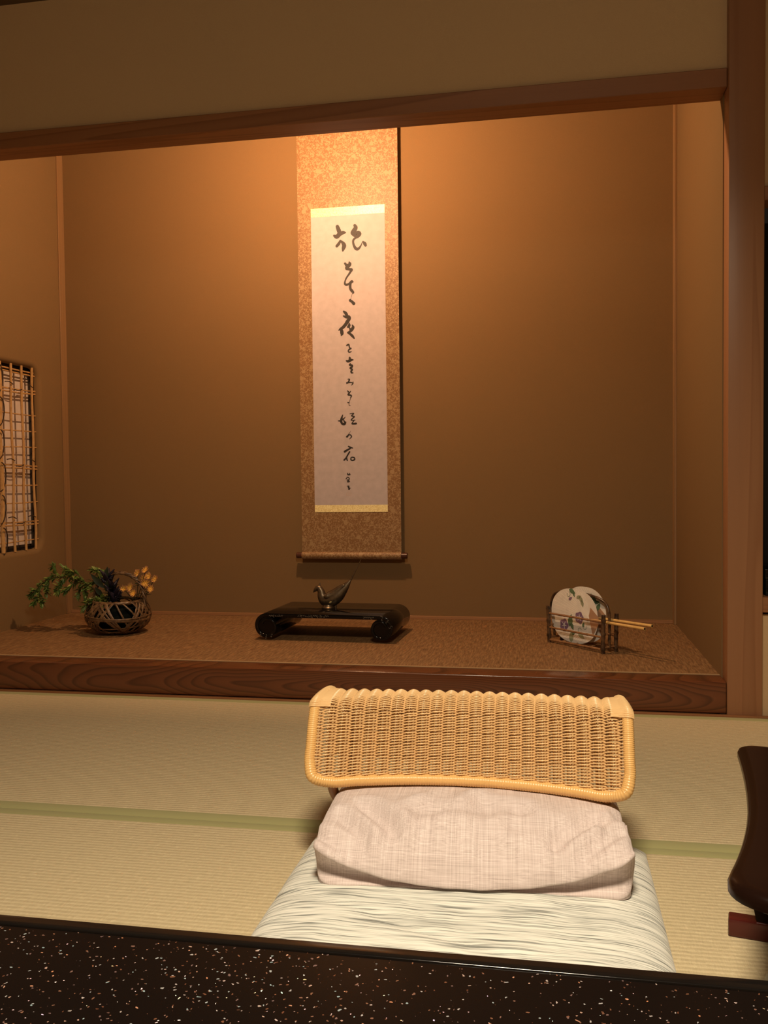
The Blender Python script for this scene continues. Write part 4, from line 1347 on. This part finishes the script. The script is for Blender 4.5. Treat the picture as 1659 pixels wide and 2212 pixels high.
# ------------------------------------------------------------------ lacquered armrest
AA = math.atan2(-0.198, 0.98)
ar = thing('armrest', 'dark lacquered waisted armrest standing on the tatami beside the floor cushion', 'armrest', (-0.1555, -1.375, 0.0), AA)
def half(y):     # half width along the length, local y from -0.29 front to 0.25 rear
    t = (y + 0.02) / 0.27
    return 0.0735 + 0.028 * (abs(t) ** 1.9) * (1.0 if y < 0 else 0.62)
YF, YR = -0.300, 0.238
def outline(n=40):
    out = []
    ys = [YF + (YR - YF) * (0.5 - 0.5 * math.cos(PI * i / n)) for i in range(n + 1)]
    for y in ys:
        cf, cb = 0.058, 0.022
        h = half(y)
        if y < YF + cf:
            q = (YF + cf - y) / cf
            h = h - 0.062 * (1 - math.sqrt(max(0, 1 - q * q)))
        if y > YR - cb:
            q = (y - YR + cb) / cb
            h = h - cb * (1 - math.sqrt(max(0, 1 - q * q)))
        out.append((h, y))
    return [(-h, y) for h, y in out] + [(h, y) for h, y in out[::-1]]
ol = outline()
g = MB()
k = len(ol)
lv = []
for (ins, z) in ((0.012, 0.2265), (0.004, 0.2405), (0.0, 0.2345), (0.0, 0.2415), (0.0022, 0.2465), (0.007, 0.2495), (0.014, 0.250)):
    for (x, y) in ol:
        L = math.hypot(x, y - (-0.03)) or 1
        dip = -0.004 * (1 - min(1, abs(y) / 0.25) ** 2)
        lv.append((x - math.copysign(min(ins, abs(x) * 0.9), x), y - (y + 0.03) / 0.27 * ins, z + dip))
fs = []
for i in range(6):
    for j in range(k):
        fs.append((i * k + j, i * k + (j + 1) % k, (i + 1) * k + (j + 1) % k, (i + 1) * k + j))
fs += [tuple(range(k))[::-1], tuple(6 * k + j for j in range(k))]
g.add(lv, fs)
g.build('top_board', DARKLAC, ar, 35)
for yy in (0.135, -0.195):
    prof = [(0.060, 0.026), (0.066, 0.060), (0.060, 0.10), (0.045, 0.14), (0.040, 0.17), (0.050, 0.20), (0.064, 0.2265)]
    sm_ = cr(prof, 5)
    poly = [(x, z) for x, z in sm_] + [(-x, z) for x, z in sm_[::-1]]
    MB().prism(poly, lambda u, v, t, yy=yy: (u, yy + t, v), -0.009, 0.009).build('leg', DARKLAC, ar, 35)
    MB().box(-0.098, 0.098, yy - 0.0125, yy + 0.0125, 0.0, 0.0265, 0.003, 2).build('foot_bar', REDLAC, ar)

# ------------------------------------------------------------------ low table
NAC = m_nacre()
tb = thing('low_table', 'low black lacquer table with shell-speckled top in the foreground', 'table', (-0.62, -2.40, 0.0))
TX, TY0, TY1, TZ = 0.78, -0.44, 0.4275, 0.34
MB().box(-TX + 0.0135, TX - 0.0135, TY0 + 0.0135, TY1 - 0.0135, TZ - 0.028, TZ - 0.0004).build('speckled_panel', NAC, tb)
fr = MB()
fr.box(-TX, TX, TY1 - 0.0131, TY1, TZ - 0.034, TZ + 0.0008, 0.0014, 3)
fr.box(-TX, TX, TY0, TY0 + 0.0131, TZ - 0.034, TZ + 0.0008, 0.0014, 3)
fr.box(-TX, -TX + 0.0131, TY0 + 0.0132, TY1 - 0.0132, TZ - 0.034, TZ + 0.0008, 0.0014, 3)
fr.box(TX - 0.0131, TX, TY0 + 0.0132, TY1 - 0.0132, TZ - 0.034, TZ + 0.0008, 0.0014, 3)
fr.build('rim', URUSHI, tb)
MB().box(-TX + 0.05, TX - 0.05, TY0 + 0.05, TY1 - 0.05, TZ - 0.075, TZ - 0.0345, 0.002, 1).build('apron', URUSHI, tb)
for sx in (-1, 1):
    for yy in (TY0 + 0.09, TY1 - 0.09):
        x = sx * (TX - 0.09)
        MB().box(x - 0.035, x + 0.035, yy - 0.035, yy + 0.035, 0.0, TZ - 0.0755, 0.006, 2).build('leg', URUSHI, tb)
